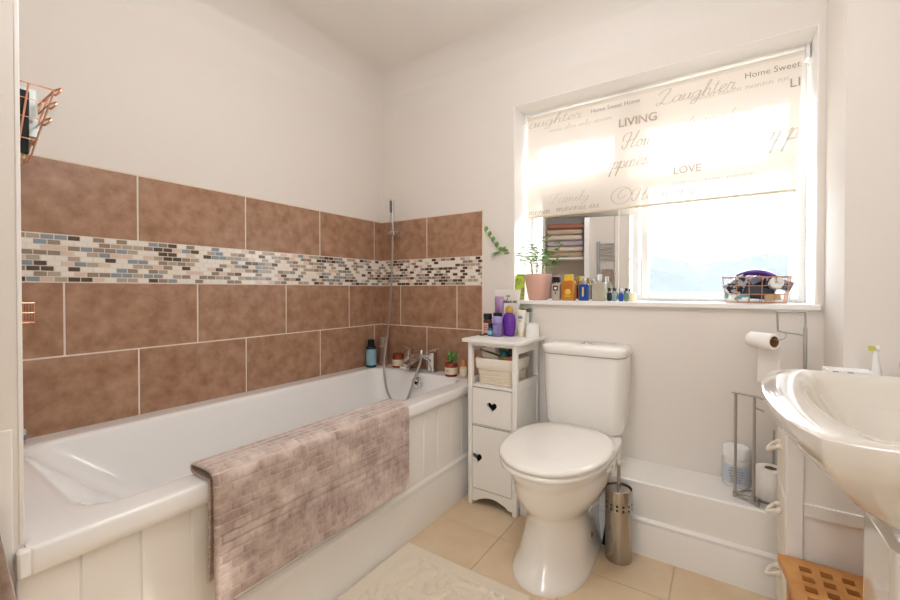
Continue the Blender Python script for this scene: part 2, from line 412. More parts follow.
# lettering
def ink(name, c, k):
    m = bpy.data.materials.new(name); m.use_nodes = True; nt = m.node_tree; nt.nodes.clear()
    o = nt.nodes.new('ShaderNodeOutputMaterial'); mx = nt.nodes.new('ShaderNodeMixShader'); mx.inputs[0].default_value = k
    t = nt.nodes.new('ShaderNodeBsdfTransparent'); d = nt.nodes.new('ShaderNodeBsdfDiffuse'); d.inputs[0].default_value = (*lin(hexc(c)), 1)
    nt.links.new(t.outputs[0], mx.inputs[1]); nt.links.new(d.outputs[0], mx.inputs[2]); nt.links.new(mx.outputs[0], o.inputs[0]); return m
INK1 = ink('tan_blind_ink', 'B09C82', .32); INK2 = ink('grey_blind_ink', '8F8578', .38); INK3 = ink('pale_blind_ink', 'B5A68E', .22)
YT = BLY-.0125
GL = { # cursive skeletons, x advance last
 'a':([[(.5,.38),(.3,.45),(.08,.3),(.1,.06),(.3,0),(.48,.2),(.52,.42),(.5,.12),(.58,0),(.72,.08)]],.66),
 'e':([[(0,.1),(.3,.25),(.42,.38),(.3,.46),(.12,.3),(.14,.06),(.32,0),(.55,.1)]],.52),
 'g':([[(.5,.38),(.3,.45),(.08,.3),(.1,.08),(.3,.04),(.48,.22),(.52,.42),(.48,-.2),(.3,-.42),(.12,-.3),(.4,-.05),(.7,.1)]],.66),
 'h':([[(0,.1),(.25,.6),(.32,.95),(.22,.98),(.14,.5),(.1,0),(.14,.25),(.32,.44),(.44,.36),(.44,.05),(.56,0),(.7,.1)]],.64),
 'i':([[(0,.1),(.18,.44),(.14,.08),(.24,0),(.4,.1)],[(.2,.62),(.22,.66)]],.36),
 'l':([[(0,.1),(.25,.6),(.32,.95),(.22,.98),(.14,.5),(.14,.05),(.26,0),(.4,.1)]],.36),
 'm':([[(0,.3),(.12,.44),(.12,0),(.16,.28),(.3,.44),(.38,.34),(.38,0),(.42,.28),(.56,.44),(.64,.34),(.64,.04),(.74,0),(.86,.1)]],.82),
 'n':([[(0,.3),(.12,.44),(.12,0),(.16,.28),(.32,.44),(.42,.34),(.42,.04),(.52,0),(.66,.1)]],.6),
 'o':([[(.3,.44),(.1,.34),(.08,.1),(.28,0),(.46,.14),(.44,.36),(.3,.44),(.4,.36),(.66,.34)]],.6),
 'p':([[(0,.3),(.14,.46),(.1,-.1),(.06,-.45),(.12,.1),(.28,.42),(.48,.36),(.46,.08),(.26,.0),(.14,.08),(.5,.02),(.64,.1)]],.58),
 'r':([[(0,.1),(.12,.5),(.2,.42),(.36,.42),(.32,.1),(.4,0),(.54,.1)]],.48),
 's':([[(0,.1),(.24,.46),(.2,.36),(.36,.12),(.22,0),(.06,.08),(.4,.04),(.5,.1)]],.46),
 't':([[(.18,.8),(.12,.3),(.14,.04),(.26,0),(.4,.1)],[(0,.56),(.34,.6)]],.36),
 'u':([[(0,.1),(.12,.44),(.1,.1),(.24,0),(.42,.2),(.46,.44),(.44,.08),(.54,0),(.66,.1)]],.6),
 'v':([[(0,.3),(.12,.44),(.2,.02),(.36,.2),(.42,.46),(.6,.4)]],.5),
 'w':([[(0,.3),(.1,.44),(.14,.04),(.28,.1),(.34,.4),(.38,.04),(.52,.14),(.58,.46),(.72,.4)]],.66),
 'y':([[(0,.3),(.12,.44),(.14,.12),(.3,.06),(.46,.44),(.4,-.1),(.24,-.42),(.06,-.3),(.4,0),(.62,.1)]],.58),
 'H':([[(-.3,.5),(-.35,.8),(-.05,1.0),(.25,.95),(.2,.4),(.1,0),(-.15,.05),(-.2,.25)],[(.85,1.02),(.7,.5),(.62,.05),(.8,0),(.95,.15)],[(0,.42),(.4,.5),(.8,.55)]],1.0),
 'L':([[(-.2,.75),(.1,1.0),(.5,1.05),(.55,.85),(.35,.5),(.2,.1),(0,0),(-.12,.12),(.1,.18),(.5,0),(.85,.02),(1.0,.2)]],.95),
 'F':([[(-.2,.7),(0,.95),(.4,.95),(.9,1.02)],[(.5,.95),(.36,.4),(.22,.05),(0,0),(-.15,.15)],[(.15,.5),(.6,.54)]],.72),
 'O':([[(.8,.9),(.5,1.05),(.1,.8),(0,.35),(.25,0),(.65,.05),(.9,.45),(.8,.9),(.5,.85),(.3,.5),(.45,.3),(.65,.5)]],1.0),
 ' ':([],.35)}
def cursive(b, txt, x, z, h, wmax=None, thick=.035, slant=.35, y=None):
    y = YT if y is None else y
    tot = sum(GL[c][1] for c in txt); sx = (wmax/tot) if wmax else h
    cx = x
    for c in txt:
        strokes, adv = GL[c]
        for s in strokes:
            P = crom([(p[0],p[1],0) for p in s], 5)
            pts = []
            for p in P: pts.append((cx+p.x*sx+p.y*h*slant, z+p.y*h))
            n = len(pts); vs = []; fs = []
            for i, (px, pz) in enumerate(pts):
                a = pts[max(i-1,0)]; c2 = pts[min(i+1,n-1)]; dx, dz = c2[0]-a[0], c2[1]-a[1]; L = math.hypot(dx,dz) or 1
                w = thick*h*(.35+.65*abs(dz)/L)/2*1.6
                vs += [(px-dz/L*w, y, pz+dx/L*w), (px+dz/L*w, y, pz-dx/L*w)]
            for i in range(n-1): fs.append((2*i,2*i+1,2*i+3,2*i+2))
            b.add(vs, fs)
        cx += adv*sx
def wig(n):   # fine script too small to read in the photo: joined loops only
    return ''.join('nuenlmeuin'[random.randrange(10)] if (i % 6) else ' ' for i in range(1, n+1)) or 'n'
def word(ink, *a, **k):
    b = MB().m(ink); cursive(b, *a, **k); b.build('printed_word', rb, flat=True)
def typ(ink, t, size, x, z, off=0):
    b = MB().m(ink); vs, fs = text_shape(t, size, XZ(x, YT, z), 0, .0001, offset=off); b.add(vs, fs); b.build('printed_word', rb, flat=True)
word(INK1, 'aughter', .968, 1.905, .05, .28, .06)
word(INK1, 'Laughter', 1.60, 1.875, .062, .29, .06)
word(INK1, 'Happiness', 1.31, 1.615, .075, .27, .05)
word(INK1, 'Happ', 1.915, 1.625, .095, .18, .05)
word(INK2, 'Home', 1.455, 1.705, .072, .15, .045)
word(INK2, 'O', 1.40, 1.445, .075, .10, .03, 0)
word(INK1, 'Harmony', 1.50, 1.452, .055, .25, .06); word(INK1, wig(8), 1.12, 1.438, .042, .22, .07); word(INK1, wig(5), .968, 1.434, .042, .12, .08)
for a in ((1.09,1.484,.05,.2,.05,'Family'),(1.73,1.862,.028,.34,.08,wig(20)),(1.08,1.862,.026,.33,.08,wig(24)),(1.10,1.76,.028,.3,.08,wig(18)),(1.72,1.76,.035,.24,.06,wig(11)),(1.64,1.66,.035,.14,.06,wig(7)),(1.66,1.50,.03,.3,.07,wig(16)),(1.0,1.67,.026,.28,.07,wig(18))):
    word(INK3, a[5], a[0], a[1], a[2], a[3], a[4])
typ(INK1, 'LIVING', .055, 1.43, 1.812, .0008); typ(INK1, 'LOVE', .045, 1.665, 1.55, .001)
typ(INK2, 'Home Sweet Home', .028, 1.30, 1.912); typ(INK2, 'Home Sweet', .034, 1.925, 1.905); typ(INK2, 'LI', .05, 2.07, 1.83)

# --- mirror standing in the window recess, in front of the left sash
aM = math.radians(8)
MM = Matrix.Translation((1.03,.168,.978)) @ Matrix.Rotation(aM, 4, 'Z')
mr = thing('mirror', 'frameless rectangular mirror standing on the windowsill behind the bottles', 'mirror', (1.25,.2,.978))
b = MB(MM).m(mat('mirror_silver','F2F2F2',.01,1)); b.box(.003,.452,0,.001,.003,.563); b.build('silvered_glass', mr)
b = MB(MM).m(mat('mirror_backing','E9E6E0',.4)); b.box(0,.455,.001,.008,0,.566); b.build('backing', mr)

# ================================================================ BATH
def ring_tub(x0,x1,y0,y1,r,z): return rrect(x0,x1,y0,y1,r,z,8)
bt = thing('bathtub', 'long white fitted bathtub along the brown tiled wall', 'bathtub', (.4,-.9,0))
b = MB().m(ACRYL)
X0, X1, Y0, Y1 = .009, .800, -1.7855, -.009
rg = [ring_tub(X0+.006,X1-.012,Y0+.004,Y1,.01,.498), ring_tub(X0,X1-.002,Y0,Y1,.012,.502), ring_tub(X0,X1,Y0,Y1,.012,.520), ring_tub(X0,X1,Y0,Y1,.012,.545),ring_tub(X0,X1-.0015,Y0,Y1,.012,.550),ring_tub(X0,X1-.005,Y0,Y1,.012,.5525),ring_tub(X0,X1-.010,Y0,Y1,.012,.553),ring_tub(X0+.02,X1-.03,Y0+.02,Y1-.02,.03,.553),
      ring_tub(.075,.732,-1.712,-.108,.085,.553)]
for q in range(7):
    a = PI/2*q/6*.93; o = .016*math.sin(a); zz = .5525-.016*(1-math.cos(a))
    rg.append(ring_tub(.085+o,.722-o,-1.700+o+(.5525-zz)*1.0,-.118-o,.09-o*.3,zz))
for t in (.04,.1,.25,.4,.55,.7,.8,.88,.94,.98,1):
    z = .537-(.537-.15)*t; e = .09*max(0,(t-.70)/.30)**2.2
    rg.append(ring_tub(.101+.045*t+e,.706-.045*t-e,-1.668+.385*t+e,-.134-.045*t-e,.085+.03*t+e*.3,z))
b.loft(rg, False, True)
b.build('tub', bt, angle=80)
b = MB().m(ACRYL); b.box(.7772,.7985,-1.7995,-1.780,.500,.5515); b.build('rim_end', bt, bevel=.005)
ov = MB().m(CHROME); ov.lathe([(.034,-.148),(.034,-.153),(.030,-.156),(.012,-.157),(.01,-.150)], (.412,0,.500), 24, 'y')
ov.m(DARK).lathe([(.008,-.158),(.008,-.1585)], (.412,0,.500), 12, 'y'); ov.build('overflow_cover', bt)
one('plug_waste', CHROME, lambda b: b.lathe([(.032,.150),(.030,.156),(.01,.157)], (.404,-.35,0), 24), bt)
b = MB().m(WPAINT); yy = -1.812; step = .1035
while yy < -.011:
    b.box(.7765, .7805, max(yy,-1.7995)+.0016, min(yy+step-.0016, -.011), 0, .497); yy += step
b.box(.75, .7775, -1.785, -.01, 0, .497)
bp_ = b.build('side_panel', bt, bevel=.0025, seg=1); ORG[bp_] = ORG[bt]
b = MB().m(WGLOSS); skirt(b, lambda u,d,z: (.7775+d,u,z), -1.7995, -.011, .205, .016); b.build('skirting', bp_, angle=25)
# bath mat draped over the rim
MATL = mat('pale_cord_line', 'D6C4B8', .95, bump=(420,.4,.003), sheen=.5)
MATM = mat('mauve_brown_pile', '9F857A', .95, noise_=(13, 7, .36, .66), col2='DECCC1', bump=(420, .5, .003), sheen=.6)
def mat_path():
    p = [(.799,.300),(.8045,.40),(.8055,.50),(.806,.54),(.803,.5575),(.79,.5605),(.75,.5600),(.722,.5605),(.713,.566),(.7165,.5735),(.74,.5745),(.78,.5755),(.806,.5725),(.8195,.560),(.8225,.535),(.8225,.46),(.822,.36),(.823,.30),(.8245,.252)]
    return crom([(a,0,c) for a,c in p], 12)
pth = mat_path(); L = [0]
for i in range(1,len(pth)): L.append(L[-1]+(pth[i]-pth[i-1]).length)
tot = L[-1]
def at(s):
    s = max(0, min(tot, s)); i = 1
    while i < len(L)-1 and L[i] < s: i += 1
    t = (s-L[i-1])/max(1e-9, L[i]-L[i-1]); p = pth[i-1].lerp(pth[i], t); d = (pth[i]-pth[i-1]).normalized()
    return p, Vector((-d.z,0,d.x))
b = MB().m(MATM); NU, NV = 230, 250; vs = []; fs = []
ya, yb = -1.467, -.727; lite = []
def d_edge(y, de): return min(y-ya, yb-y, de) if False else 1
for j in range(NV+1):
    s = tot*j/NV
    p, nn = at(s)
    dend = tot-s
    for i in range(NU+1):
        u = i/NU
        edge = 0.0
        rr_ = .05
        yb2 = yb
        if dend < rr_: yb2 = yb-(rr_-math.sqrt(max(0,rr_**2-(rr_-dend)**2)))
        y = ya+(yb2-ya)*u
        # embossed courses
        row = math.floor(dend/.0245); fr = dend/.0245-row
        uu = y/.052+(.5 if row % 2 else 0)+.18*noise.noise(Vector((y*4,row*.7,3))); fu = uu-math.floor(uu)
        h = .0042*(1-abs(2*fr-1)**5)*(.40+.60*(1-abs(2*fu-1)**7)) + (.0022 if fr<.13 else 0)
        if i < NU and j < NV: lite.append(fr < .13 or (.012 > d_edge(y, dend)))
        d1 = min(y-ya, yb2-y, dend)
        h *= min(1, max(0, (d1-.004)/.006)); 
        if d1 < .009: h += .003*math.sin(PI*max(0,d1)/.009)
        outer = 1 if s > tot*.55 else .2
        wv = outer*(.0035*noise.noise(Vector((y*9,s*3,0)))+.0022*noise.noise(Vector((y*22,s*9,5))))
        hang = max(0, .5-p.z) if s > tot*.55 else 0
        lean = .012*hang*math.sin(y*11)*1.5
        q = p - nn*(-h) if False else p + nn*h
        vs.append((q.x+max(0,wv)+max(0,lean), y, q.z))
for j in range(NV):
    for i in range(NU): a = j*(NU+1)+i; fs.append((a,a+1,a+NU+2,a+NU+1))
b.add(vs, fs); b.m(MATL); b.mi = [1 if q else 0 for q in lite]; b.mats = [MATM, MATL]
o = b.build('bath_mat', origin=(.8,-1.1,.56), angle=80)
md = o.modifiers.new('s','SOLIDIFY'); md.thickness = .006; md.offset = -1
props(o, 'mauve-brown textured towelling mat folded over the side of the bath', 'bath mat')

# floor rug
RUG = mat('cream_cotton_rug', 'E8DCC8', .95, bump=(500, .4, .002), sheen=.3)
b = MB().m(RUG); rx0, rx1, ry0, ry1 = .800, 1.33, -1.52, -.700; NXr, NYr = 190, 290; vs = []; fs = []
for j in range(NYr+1):
    for i in range(NXr+1):
        x = rx0+(rx1-rx0)*i/NXr; y = ry0+(ry1-ry0)*j/NYr
        d = min(x-rx0, rx1-x, y-ry0, ry1-y)
        h = .009
        if d < .006: h = .004+.005*math.sqrt(max(0,1-(1-d/.006)**2))
        if .048 < d < .056: h -= .0022
        if d > .06:
            w = Vector((noise.noise(Vector((x*7,y*7,0))), noise.noise(Vector((x*7,y*7,9))),0))*.5
            n1 = noise.noise(Vector((x*13+w.x*3, y*13+w.y*3, 2)))
            n2 = noise.noise(Vector((x*22+w.y*3, y*22-w.x*3, 7)))
            h += .0085*max(0, 1-abs(n1)/.10) + .0050*max(0, 1-abs(n2)/.10)
        vs.append((x,y,h))
n_ = len(vs)
for j in range(NYr):
    for i in range(NXr): a = j*(NXr+1)+i; fs.append((a,a+1,a+NXr+2,a+NXr+1))
b.add(vs, fs); b.box(rx0,rx1,ry0,ry1,.0005,.0035)
props(b.build('bath_rug', origin=(1.06,-1.1,0), angle=80), 'cream cotton rug with raised scroll pattern on the floor tiles', 'rug')

# ================================================================ MIXER TAP + SHOWER
tp = thing('mixer_tap', 'chrome bath mixer tap with two square pillars on the tiled end of the bath', 'tap', (.37,-.08,.553))
DZ = .5535
for xx in (.285, .465):
    b = MB().m(CHROME); b.loft([rrect(xx-.030,xx+.030,-.102,-.042,.004,DZ), rrect(xx-.030,xx+.030,-.102,-.042,.004,DZ+.008)])
    b.loft([rrect(xx-.021,xx+.021,-.093,-.051,.004,DZ+.008), rrect(xx-.021,xx+.021,-.093,-.051,.004,DZ+.115)]); b.build('pillar', tp, bevel=.001)
    sg = -1 if xx < .37 else 1
    b = MB(Matrix.Translation((xx,-.072,DZ+.122)) @ Matrix.Rotation(math.radians(14)*sg*-1,4,'Y')).m(CHROME)
    b.box(-.03,.03,-.013,.013,-.004,.008); b.box((-.055 if sg<0 else .0),(.0 if sg<0 else .055),-.009,.009,.003,.009); b.build('lever', tp, bevel=.0015)
b = MB().m(CHROME); b.box(.30,.45,-.086,-.058,DZ+.070,DZ+.098); b.build('bridge', tp, bevel=.003)
b = MB().m(CHROME); b.lathe([(.013,DZ+.098),(.013,DZ+.115),(.010,DZ+.122)], (.385,-.072,0), 16); b.build('diverter_knob', tp)
b = MB().m(CHROME); b.loft([rrect(.352,.398,-.10,-.075,.003,DZ+.092)]+[[(x+dx,y_,z_) for x,y_,z_ in [(.356,yy2,zz2+.012),(.394,yy2,zz2+.012),(.394,yy2,zz2),(.356,yy2,zz2)]] for dx,yy2,zz2 in ()]) if False else None
b.loft([[(.352,-.07,DZ+.074),(.398,-.07,DZ+.074),(.398,-.07,DZ+.097),(.352,-.07,DZ+.097)],[(.345,-.16,DZ+.052),(.391,-.16,DZ+.052),(.391,-.16,DZ+.070),(.345,-.16,DZ+.070)],[(.340,-.215,DZ+.030),(.386,-.215,DZ+.030),(.386,-.215,DZ+.044),(.340,-.215,DZ+.044)]])
b.build('spout', tp, bevel=.0015)
sh = thing('hand_shower', 'slim chrome hand shower on a wall clip with a long silver hose into the bath', 'hand shower', (.14,-.04,1.38))
b = MB(Matrix.Translation((.148,-.058,1.38)) @ Matrix.Rotation(math.radians(1),4,'Y') @ Matrix.Rotation(math.radians(3),4,'X')).m(CHROME)
b.loft([rrect(-.013,.013,-.009,.009,.004,z) for z in (0,.02,.11,.205)]); b.m(mat('grey_spray_face','6C6A68',.4)).box(-.010,.010,-.0115,-.0085,.125,.195)
b.build('handset', sh, bevel=.002)
b = MB().m(CHROME); b.box(.128,.168,-.030,-.009,1.355,1.395); b.box(.124,.172,-.075,-.030,1.365,1.388); b.build('wall_clip', sh, bevel=.003)
hp = crom([(.147,-.056,1.378),(.142,-.062,1.09),(.124,-.07,.808),(.132,-.108,.65),(.168,-.158,.555),(.216,-.187,.445),(.276,-.2,.375),(.33,-.21,.350),(.377,-.205,.397),(.404,-.19,.475),(.420,-.168,.55),(.412,-.125,.605),(.395,-.092,.632)], 14)
one('hose', mat('ribbed_silver_hose','B4B0AA',.28,1), lambda b: b.tube(hp, [.0062+.0009*(i%2) for i in range(len(hp))], 10), sh, angle=25)

# ================================================================ bottles
def bottle(name, label, cat, x, y, z, body, mt, cap=None, capm=None, n=20, group=None, rect=False, extra=None, sx=1, sy=1, capname='cap', lab=None, rot=0):
    """body, cap: lists of (r,h). lab=(z0,z1,material) a wrap label"""
    t = thing(name, label, cat, (x,y,z), group)
    M = Matrix.Translation((x,y,z)) @ Matrix.Rotation(rot,4,'Z')
    def shell(b, prof, grow=0):
        if rect: b.loft([rrect(-r*sx-grow, r*sx+grow, -r*sy-grow, r*sy+grow, min(r*.25, r*sy*.5), h, 4) for r,h in prof])
        else: b.lathe([(r+grow,h) for r,h in prof], (0,0,0), n, sx=sx, sy=sy)
    b = MB(M).m(mt); shell(b, body); b.build('bottle_body', t, angle=45)
    if cap:
        b = MB(M).m(capm); b.lathe(cap, (0,0,0), n); b.build(capname, t, angle=45)
    if lab:
        z0,z1,lm = lab; r = max(r for r,h in body)
        b = MB(M).m(lm); shell(b, [(r,z0),(r,z1)], .0004); b.build('paper_label', t)
        if len(lab if isinstance(lab,tuple) else ()) and extra: pass
    if extra: extra(M, t)
    return t
WLAB = pl('cream_label','E8DAC0',.6)
def scribble(M, t, w, h, rows, zc, yf, col=TEXTDK, x0=0):
    """fine unreadable print lines in front of a label"""
    b = MB(M).m(col)
    for r in range(rows):
        z = zc+h/2-h*(r+.5)/rows; x = x0-w/2*(.6+.4*random.random()); xe = -x
        while x < xe:
            l = random.uniform(.15,.35)*w/2; b.box(x, min(x+l,xe), yf-.0003, yf, z-h/rows*.18, z+h/rows*.18); x += l+w*.05
    b.build('small_print', t, flat=True)
cyl = lambda r,h,s=.25,e=.003: [(r-e,0),(r,e),(r,h-e*2),(r*.9,h-e*.5),(r*(1-s),h)]
# at the far left corner of the bath
bottle('shower_gel_bottle', 'blue-labelled black bottle with black cap on the back left corner of the bath', 'bottle', .061,-.158,.553, cyl(.031,.128), pl('dark_navy_plastic','22343D',.25), [(.020,.128),(.021,.131),(.021,.168),(.018,.170)], BLACK, lab=(.016,.112,pl('pale_teal_label','86AFBE',.4)), extra=lambda M,t: scribble(M,t,.03,.05,5,.068,-.0318,pl('white_ink','DDE9EC',.6)))
bottle('glass_lotion_bottle', 'pinkish clear patterned bottle with grey cap beside the tiled corner', 'bottle', .074,-.064,.553, cyl(.030,.13), pl('blush_glass','B48E7E',.15), [(.024,.131),(.025,.158),(.022,.160),(.021,.172),(.018,.174)], pl('taupe_cap','9B8A7E',.3), lab=(.03,.115,pl('mottled_label','8E7468',.4)))
AMBER = pl('amber_glass','8A3A1D',.08)
def jar(name,label,x,y,r=.034,h=.074,lid=True,capm=None):
    t = thing(name, label, 'jar', (x,y,.553)); M = Matrix.Translation((x,y,.553))
    b = MB(M).m(AMBER); b.lathe([(r-.003,0),(r,.003),(r,h-.006),(r-.004,h)],(0,0,0),24); b.build('glass_jar', t)
    b = MB(M).m(WLAB); b.lathe([(r+.0005,.014),(r+.0005,.050)],(0,0,0),24,cap0=False,cap1=False); b.build('paper_label', t)
    scribble(M,t,.03,.018,2,.032,-r-.001)
    if lid:
        b = MB(M).m(capm or AMBER); b.lathe([(r-.003,h),(r-.002,h+.004),(r-.003,h+.012),(.004,h+.014)],(0,0,0),24); b.build('lid', t)
    return t
jar('candle_jar','amber candle jar with cream label left of the bath tap',.200,-.068)
jar('candle_planter','amber glass jar with small cactus plant right of the bath tap',.612,-.100,lid=False)
# cactus in jar
cp = thing('small_cactus','tiny green cactus with pink bloom growing in amber jar on the bath','plant',(.612,-.100,.620))
b = MB().m(pl('cactus_green','5E7A3E',.6))
for k in range(9):
    a = k*2.4; r = .010+.004*random.random(); b.sphere((.615+.018*math.cos(a), -.100+.014*math.sin(a), .632+.050*(k/9)+.005*random.random()), r*1.15, 6, sz=1.4)
b.build('pads', cp); b = MB().m(pl('pink_bloom','C9584E',.6)); b.sphere((.585,-.108,.660),.009,6); b.sphere((.582,-.104,.650),.007,6); b.build('flower', cp)
bottle('dropper_bottle','small clear bottle with orange cap against the white cabinet on bath corner','bottle',.690,-.098,.553, cyl(.020,.060), pl('cream_small_bottle','D8C6AA',.3), [(.010,.060),(.010,.088),(.007,.094)], pl('orange_cap','D7924C',.4), lab=(.014,.050,WLAB))
# tin at the near end
t = thing('cream_tin','blue and white round tin on the near corner of the bath by the wall','tin',(.062,-1.678,.553))
one('tin_base', pl('tin_peach','C9A58A',.4), lambda b: b.lathe([(.022,0),(.023,.002),(.023,.014)],(.062,-1.678,.553),24), t)
one('tin_band', pl('tin_blue','5573A8',.35), lambda b: b.lathe([(.0235,.014),(.0235,.030)],(.062,-1.678,.553),24), t)
one('lid', pl('tin_white','C9D4D8',.3), lambda b: b.lathe([(.024,.030),(.024,.042),(.021,.045),(.003,.046)],(.062,-1.678,.553),24), t)

# ================================================================ WIRE BASKETS
def wire_basket(name, label, cat, c, x0,x1,y0,y1,h, taper, nx, ny, nz, m_, r=.0016, group=None):
    t = thing(name, label, cat, c)
    def P(u,v,k):  # u,v in 0..1, k height 0..1
        e = taper*(1-k)
        return (x0+e+(x1-x0-2*e)*u, y0+e+(y1-y0-2*e)*v, c[2]+.003+h*k)
    b = MB().m(m_)
    b.tube([P(*q,1) for q in ((0,0),(1,0),(1,1),(0,1))], r*1.6, 6, closed=True); b.build('rim_wire', t)
    b = MB().m(m_)
    for k in range(nz): b.tube([P(*q,k/nz) for q in ((0,0),(1,0),(1,1),(0,1))], r, 6, closed=True)
    for i in range(nx+1):
        u = i/nx; b.tube([P(u,0,1),P(u,0,0),P(u,1,0),P(u,1,1)], r, 6)
    for i in range(ny+1):
        v = i/ny; b.tube([P(0,v,1),P(0,v,0),P(1,v,0),P(1,v,1)], r, 6)
    b.build('wire_mesh', t)
    return t
# copper basket on the sill
wire_basket('wire_basket','rose copper wire basket of toiletries at the right end of the windowsill','basket',(1.965,.06,WZ0),1.855,2.068,.005,.115,.100,.012,5,3,3,COPPER)
Z = WZ0+.008
def slab(name,label,cat,M,sx,sy,sz,m_,r=.006,extra=None,base=None):
    c = M.translation; 
    b = MB(M).m(m_); b.loft([rrect(-sx/2,sx/2,-sy/2,sy/2,min(r,sx/2.01,sy/2.01),z,5) for z in (-sz/2,sz/2)])
    if extra:
        t = thing(name,label,cat,tuple(c)); b.build('body',t,bevel=.0015); extra(M,t); return t
    return props(b.build(name,origin=tuple(c),bevel=.0015),label,cat)
def TR(x,y,z,rx=0,ry=0,rz=0):
    R = math.radians
    return Matrix.Translation((x,y,z)) @ Matrix.Rotation(R(rz),4,'Z') @ Matrix.Rotation(R(ry),4,'Y') @ Matrix.Rotation(R(rx),4,'X')
# purple brush
hb = thing('hair_brush','purple curved detangling brush on top of the toiletries in the copper basket','brush',(1.975,.055,WZ0+.12))
b = MB(TR(1.975,.055,WZ0+.122,0,8,0)).m(pl('purple_gloss','5A3A8E',.2))
rgs = []
for i in range(13):
    u = -1+2*i/12; w = .028*math.sqrt(max(.02,1-u*u*.96)); zc = -.020*u*u; xx = u*.072
    rgs.append([(xx, w*math.cos(a), zc+.013*math.sin(a)*math.sqrt(max(.05,1-u*u*.9))) for a in [2*PI*j/14 for j in range(14)]])
b.loft(rgs); b.build('purple_back', hb)
b = MB(TR(1.975,.055,WZ0+.105,0,8,0)).m(pl('lilac_bristles','BFA9D8',.5))
for i in range(9):
    for j in range(4): u = -.8+1.6*i/8; b.lathe([(.0016,-.010),(.001,.006)],(u*.065,-.018+.012*j,-.02*u*u),5)
b.build('bristles', hb)
slab('toiletry_pouch','black and white patterned pouch in left of the copper basket','pouch',TR(1.905,.045,WZ0+.070,10,-38,10),.085,.030,.060,mat('black_white_pattern','2B2D33',.5,noise_=(60,2,.48,.52),col2='B9BEC6'))
slab('dark_toiletry_box','dark blue-black packet in the middle of the copper basket','packet',TR(1.972,.040,WZ0+.045,0,18,0),.095,.030,.045,pl('navy_black_pack','242631',.4))
slab('silver_tube','silver-grey tube lying crosswise under the purple brush','tube',TR(1.945,.075,WZ0+.085,0,-25,20),.10,.026,.026,pl('silver_grey_tube','9DA3A8',.3),.012)
slab('grey_makeup_case','dark patterned case poking out right of the copper basket','case',TR(2.04,.075,WZ0+.078,0,22,0),.080,.022,.038,mat('dark_speckle_case','3A3C44',.5,noise_=(70,2,.5,.56),col2='8D8F96'))
b = MB(TR(2.025,.028,WZ0+.078,80,12,0)).m(pl('white_tub_plastic','E9E5DF',.4)); b.lathe([(.022,-.022),(.023,-.02),(.023,.02),(.020,.024),(.006,.024),(.005,.019)],(0,0,0),24)
props(b.build('cotton_reel_tub',origin=(2.025,.028,WZ0+.078)),'round white tub lying on its side in the copper basket','tub')
slab('white_tube','white tube with teal stripe at the bottom of the copper basket','tube',TR(1.91,.030,WZ0+.024,0,4,0),.07,.024,.026,mat('white_teal_tube','EDEFEF',.35,noise_=(35,1,.55,.58),col2='5B9AA5'),.01)
slab('orange_sachet','small tan sachet low in the copper basket beside the white tube','sachet',TR(2.015,.028,WZ0+.024,0,-8,0),.05,.016,.024,pl('tan_sachet','C7A77F',.5))

slab('black_zip_pouch','black zipped pouch at the back of the copper sill basket','pouch',TR(1.955,.095,WZ0+.060,0,4,0),.13,.022,.085,pl('soft_black_fabric','25262B',.6),.010)
slab('travel_bottle','pale teal bottle lying at the left back of the copper sill basket','bottle',TR(1.885,.090,WZ0+.030,0,6,0),.05,.024,.030,pl('pale_teal_plastic','7FB0B4',.35),.010)
# copper basket on the bath end wall
t = thing('wall_wire_basket','rose copper wire basket hung on the wall at the near end of the bath','basket',(.45,-1.786,1.31))
def WP(u,k,v):  # u along wall, k height, v depth 0 wall .. 1 front
    return (.30+(.305-.005*k)*u, -1.782+v*(.040+.042*k), 1.31+.168*k)
b = MB().m(COPPER); b.tube([WP(0,1,0),WP(1,1,0),WP(1,1,1),WP(0,1,1)],.0026,6,closed=True); b.build('rim_wire',t)
b = MB().m(COPPER)
for k in (0,.28,.56,.8):
    b.tube([WP(0,k,0),WP(1,k,0),WP(1,k,1),WP(0,k,1)],.0018,6,closed=True)
    e=Vector(WP(1,k,1)); 
for u in (0,.17,.34,.51,.68,.85,1.0): b.tube([WP(u,1,1),WP(u,0,1),WP(u,0,0),WP(u,1,0)],.0018,6)
for v in (.5,): b.tube([WP(1,1,v),WP(1,0,v),WP(0,0,v),WP(0,1,v)],.0018,6)
for k in (1,.8,.56):
    e=Vector(WP(1,k,1)); b.tube(crom([e,e+Vector((.010,.010,.006)),e+Vector((.016,.006,-.004)),e+Vector((.008,.0,-.012)),e+Vector((0,0,-.008))],4),.0022,6)
b.build('wire_mesh',t)
slab('shampoo_bottle','white bottle with green print in the hanging copper basket','bottle',TR(.532,-1.738,1.425,0,-10,0),.050,.042,.115,mat('white_green_print','DCE3DE',.3,noise_=(30,1,.56,.6),col2='5F9A55'))
slab('black_bottle','black bottle leaning at the right of the hanging copper basket','bottle',TR(.578,-1.757,1.395,0,3,0),.036,.036,.135,pl('black_bottle_plastic','101113',.3))
slab('yellow_sponge','pale yellow sponge under the bottles in the hanging copper basket','sponge',TR(.545,-1.758,1.328,0,0,0),.075,.030,.022,pl('pale_yellow_sponge','E3CF9B',.9))
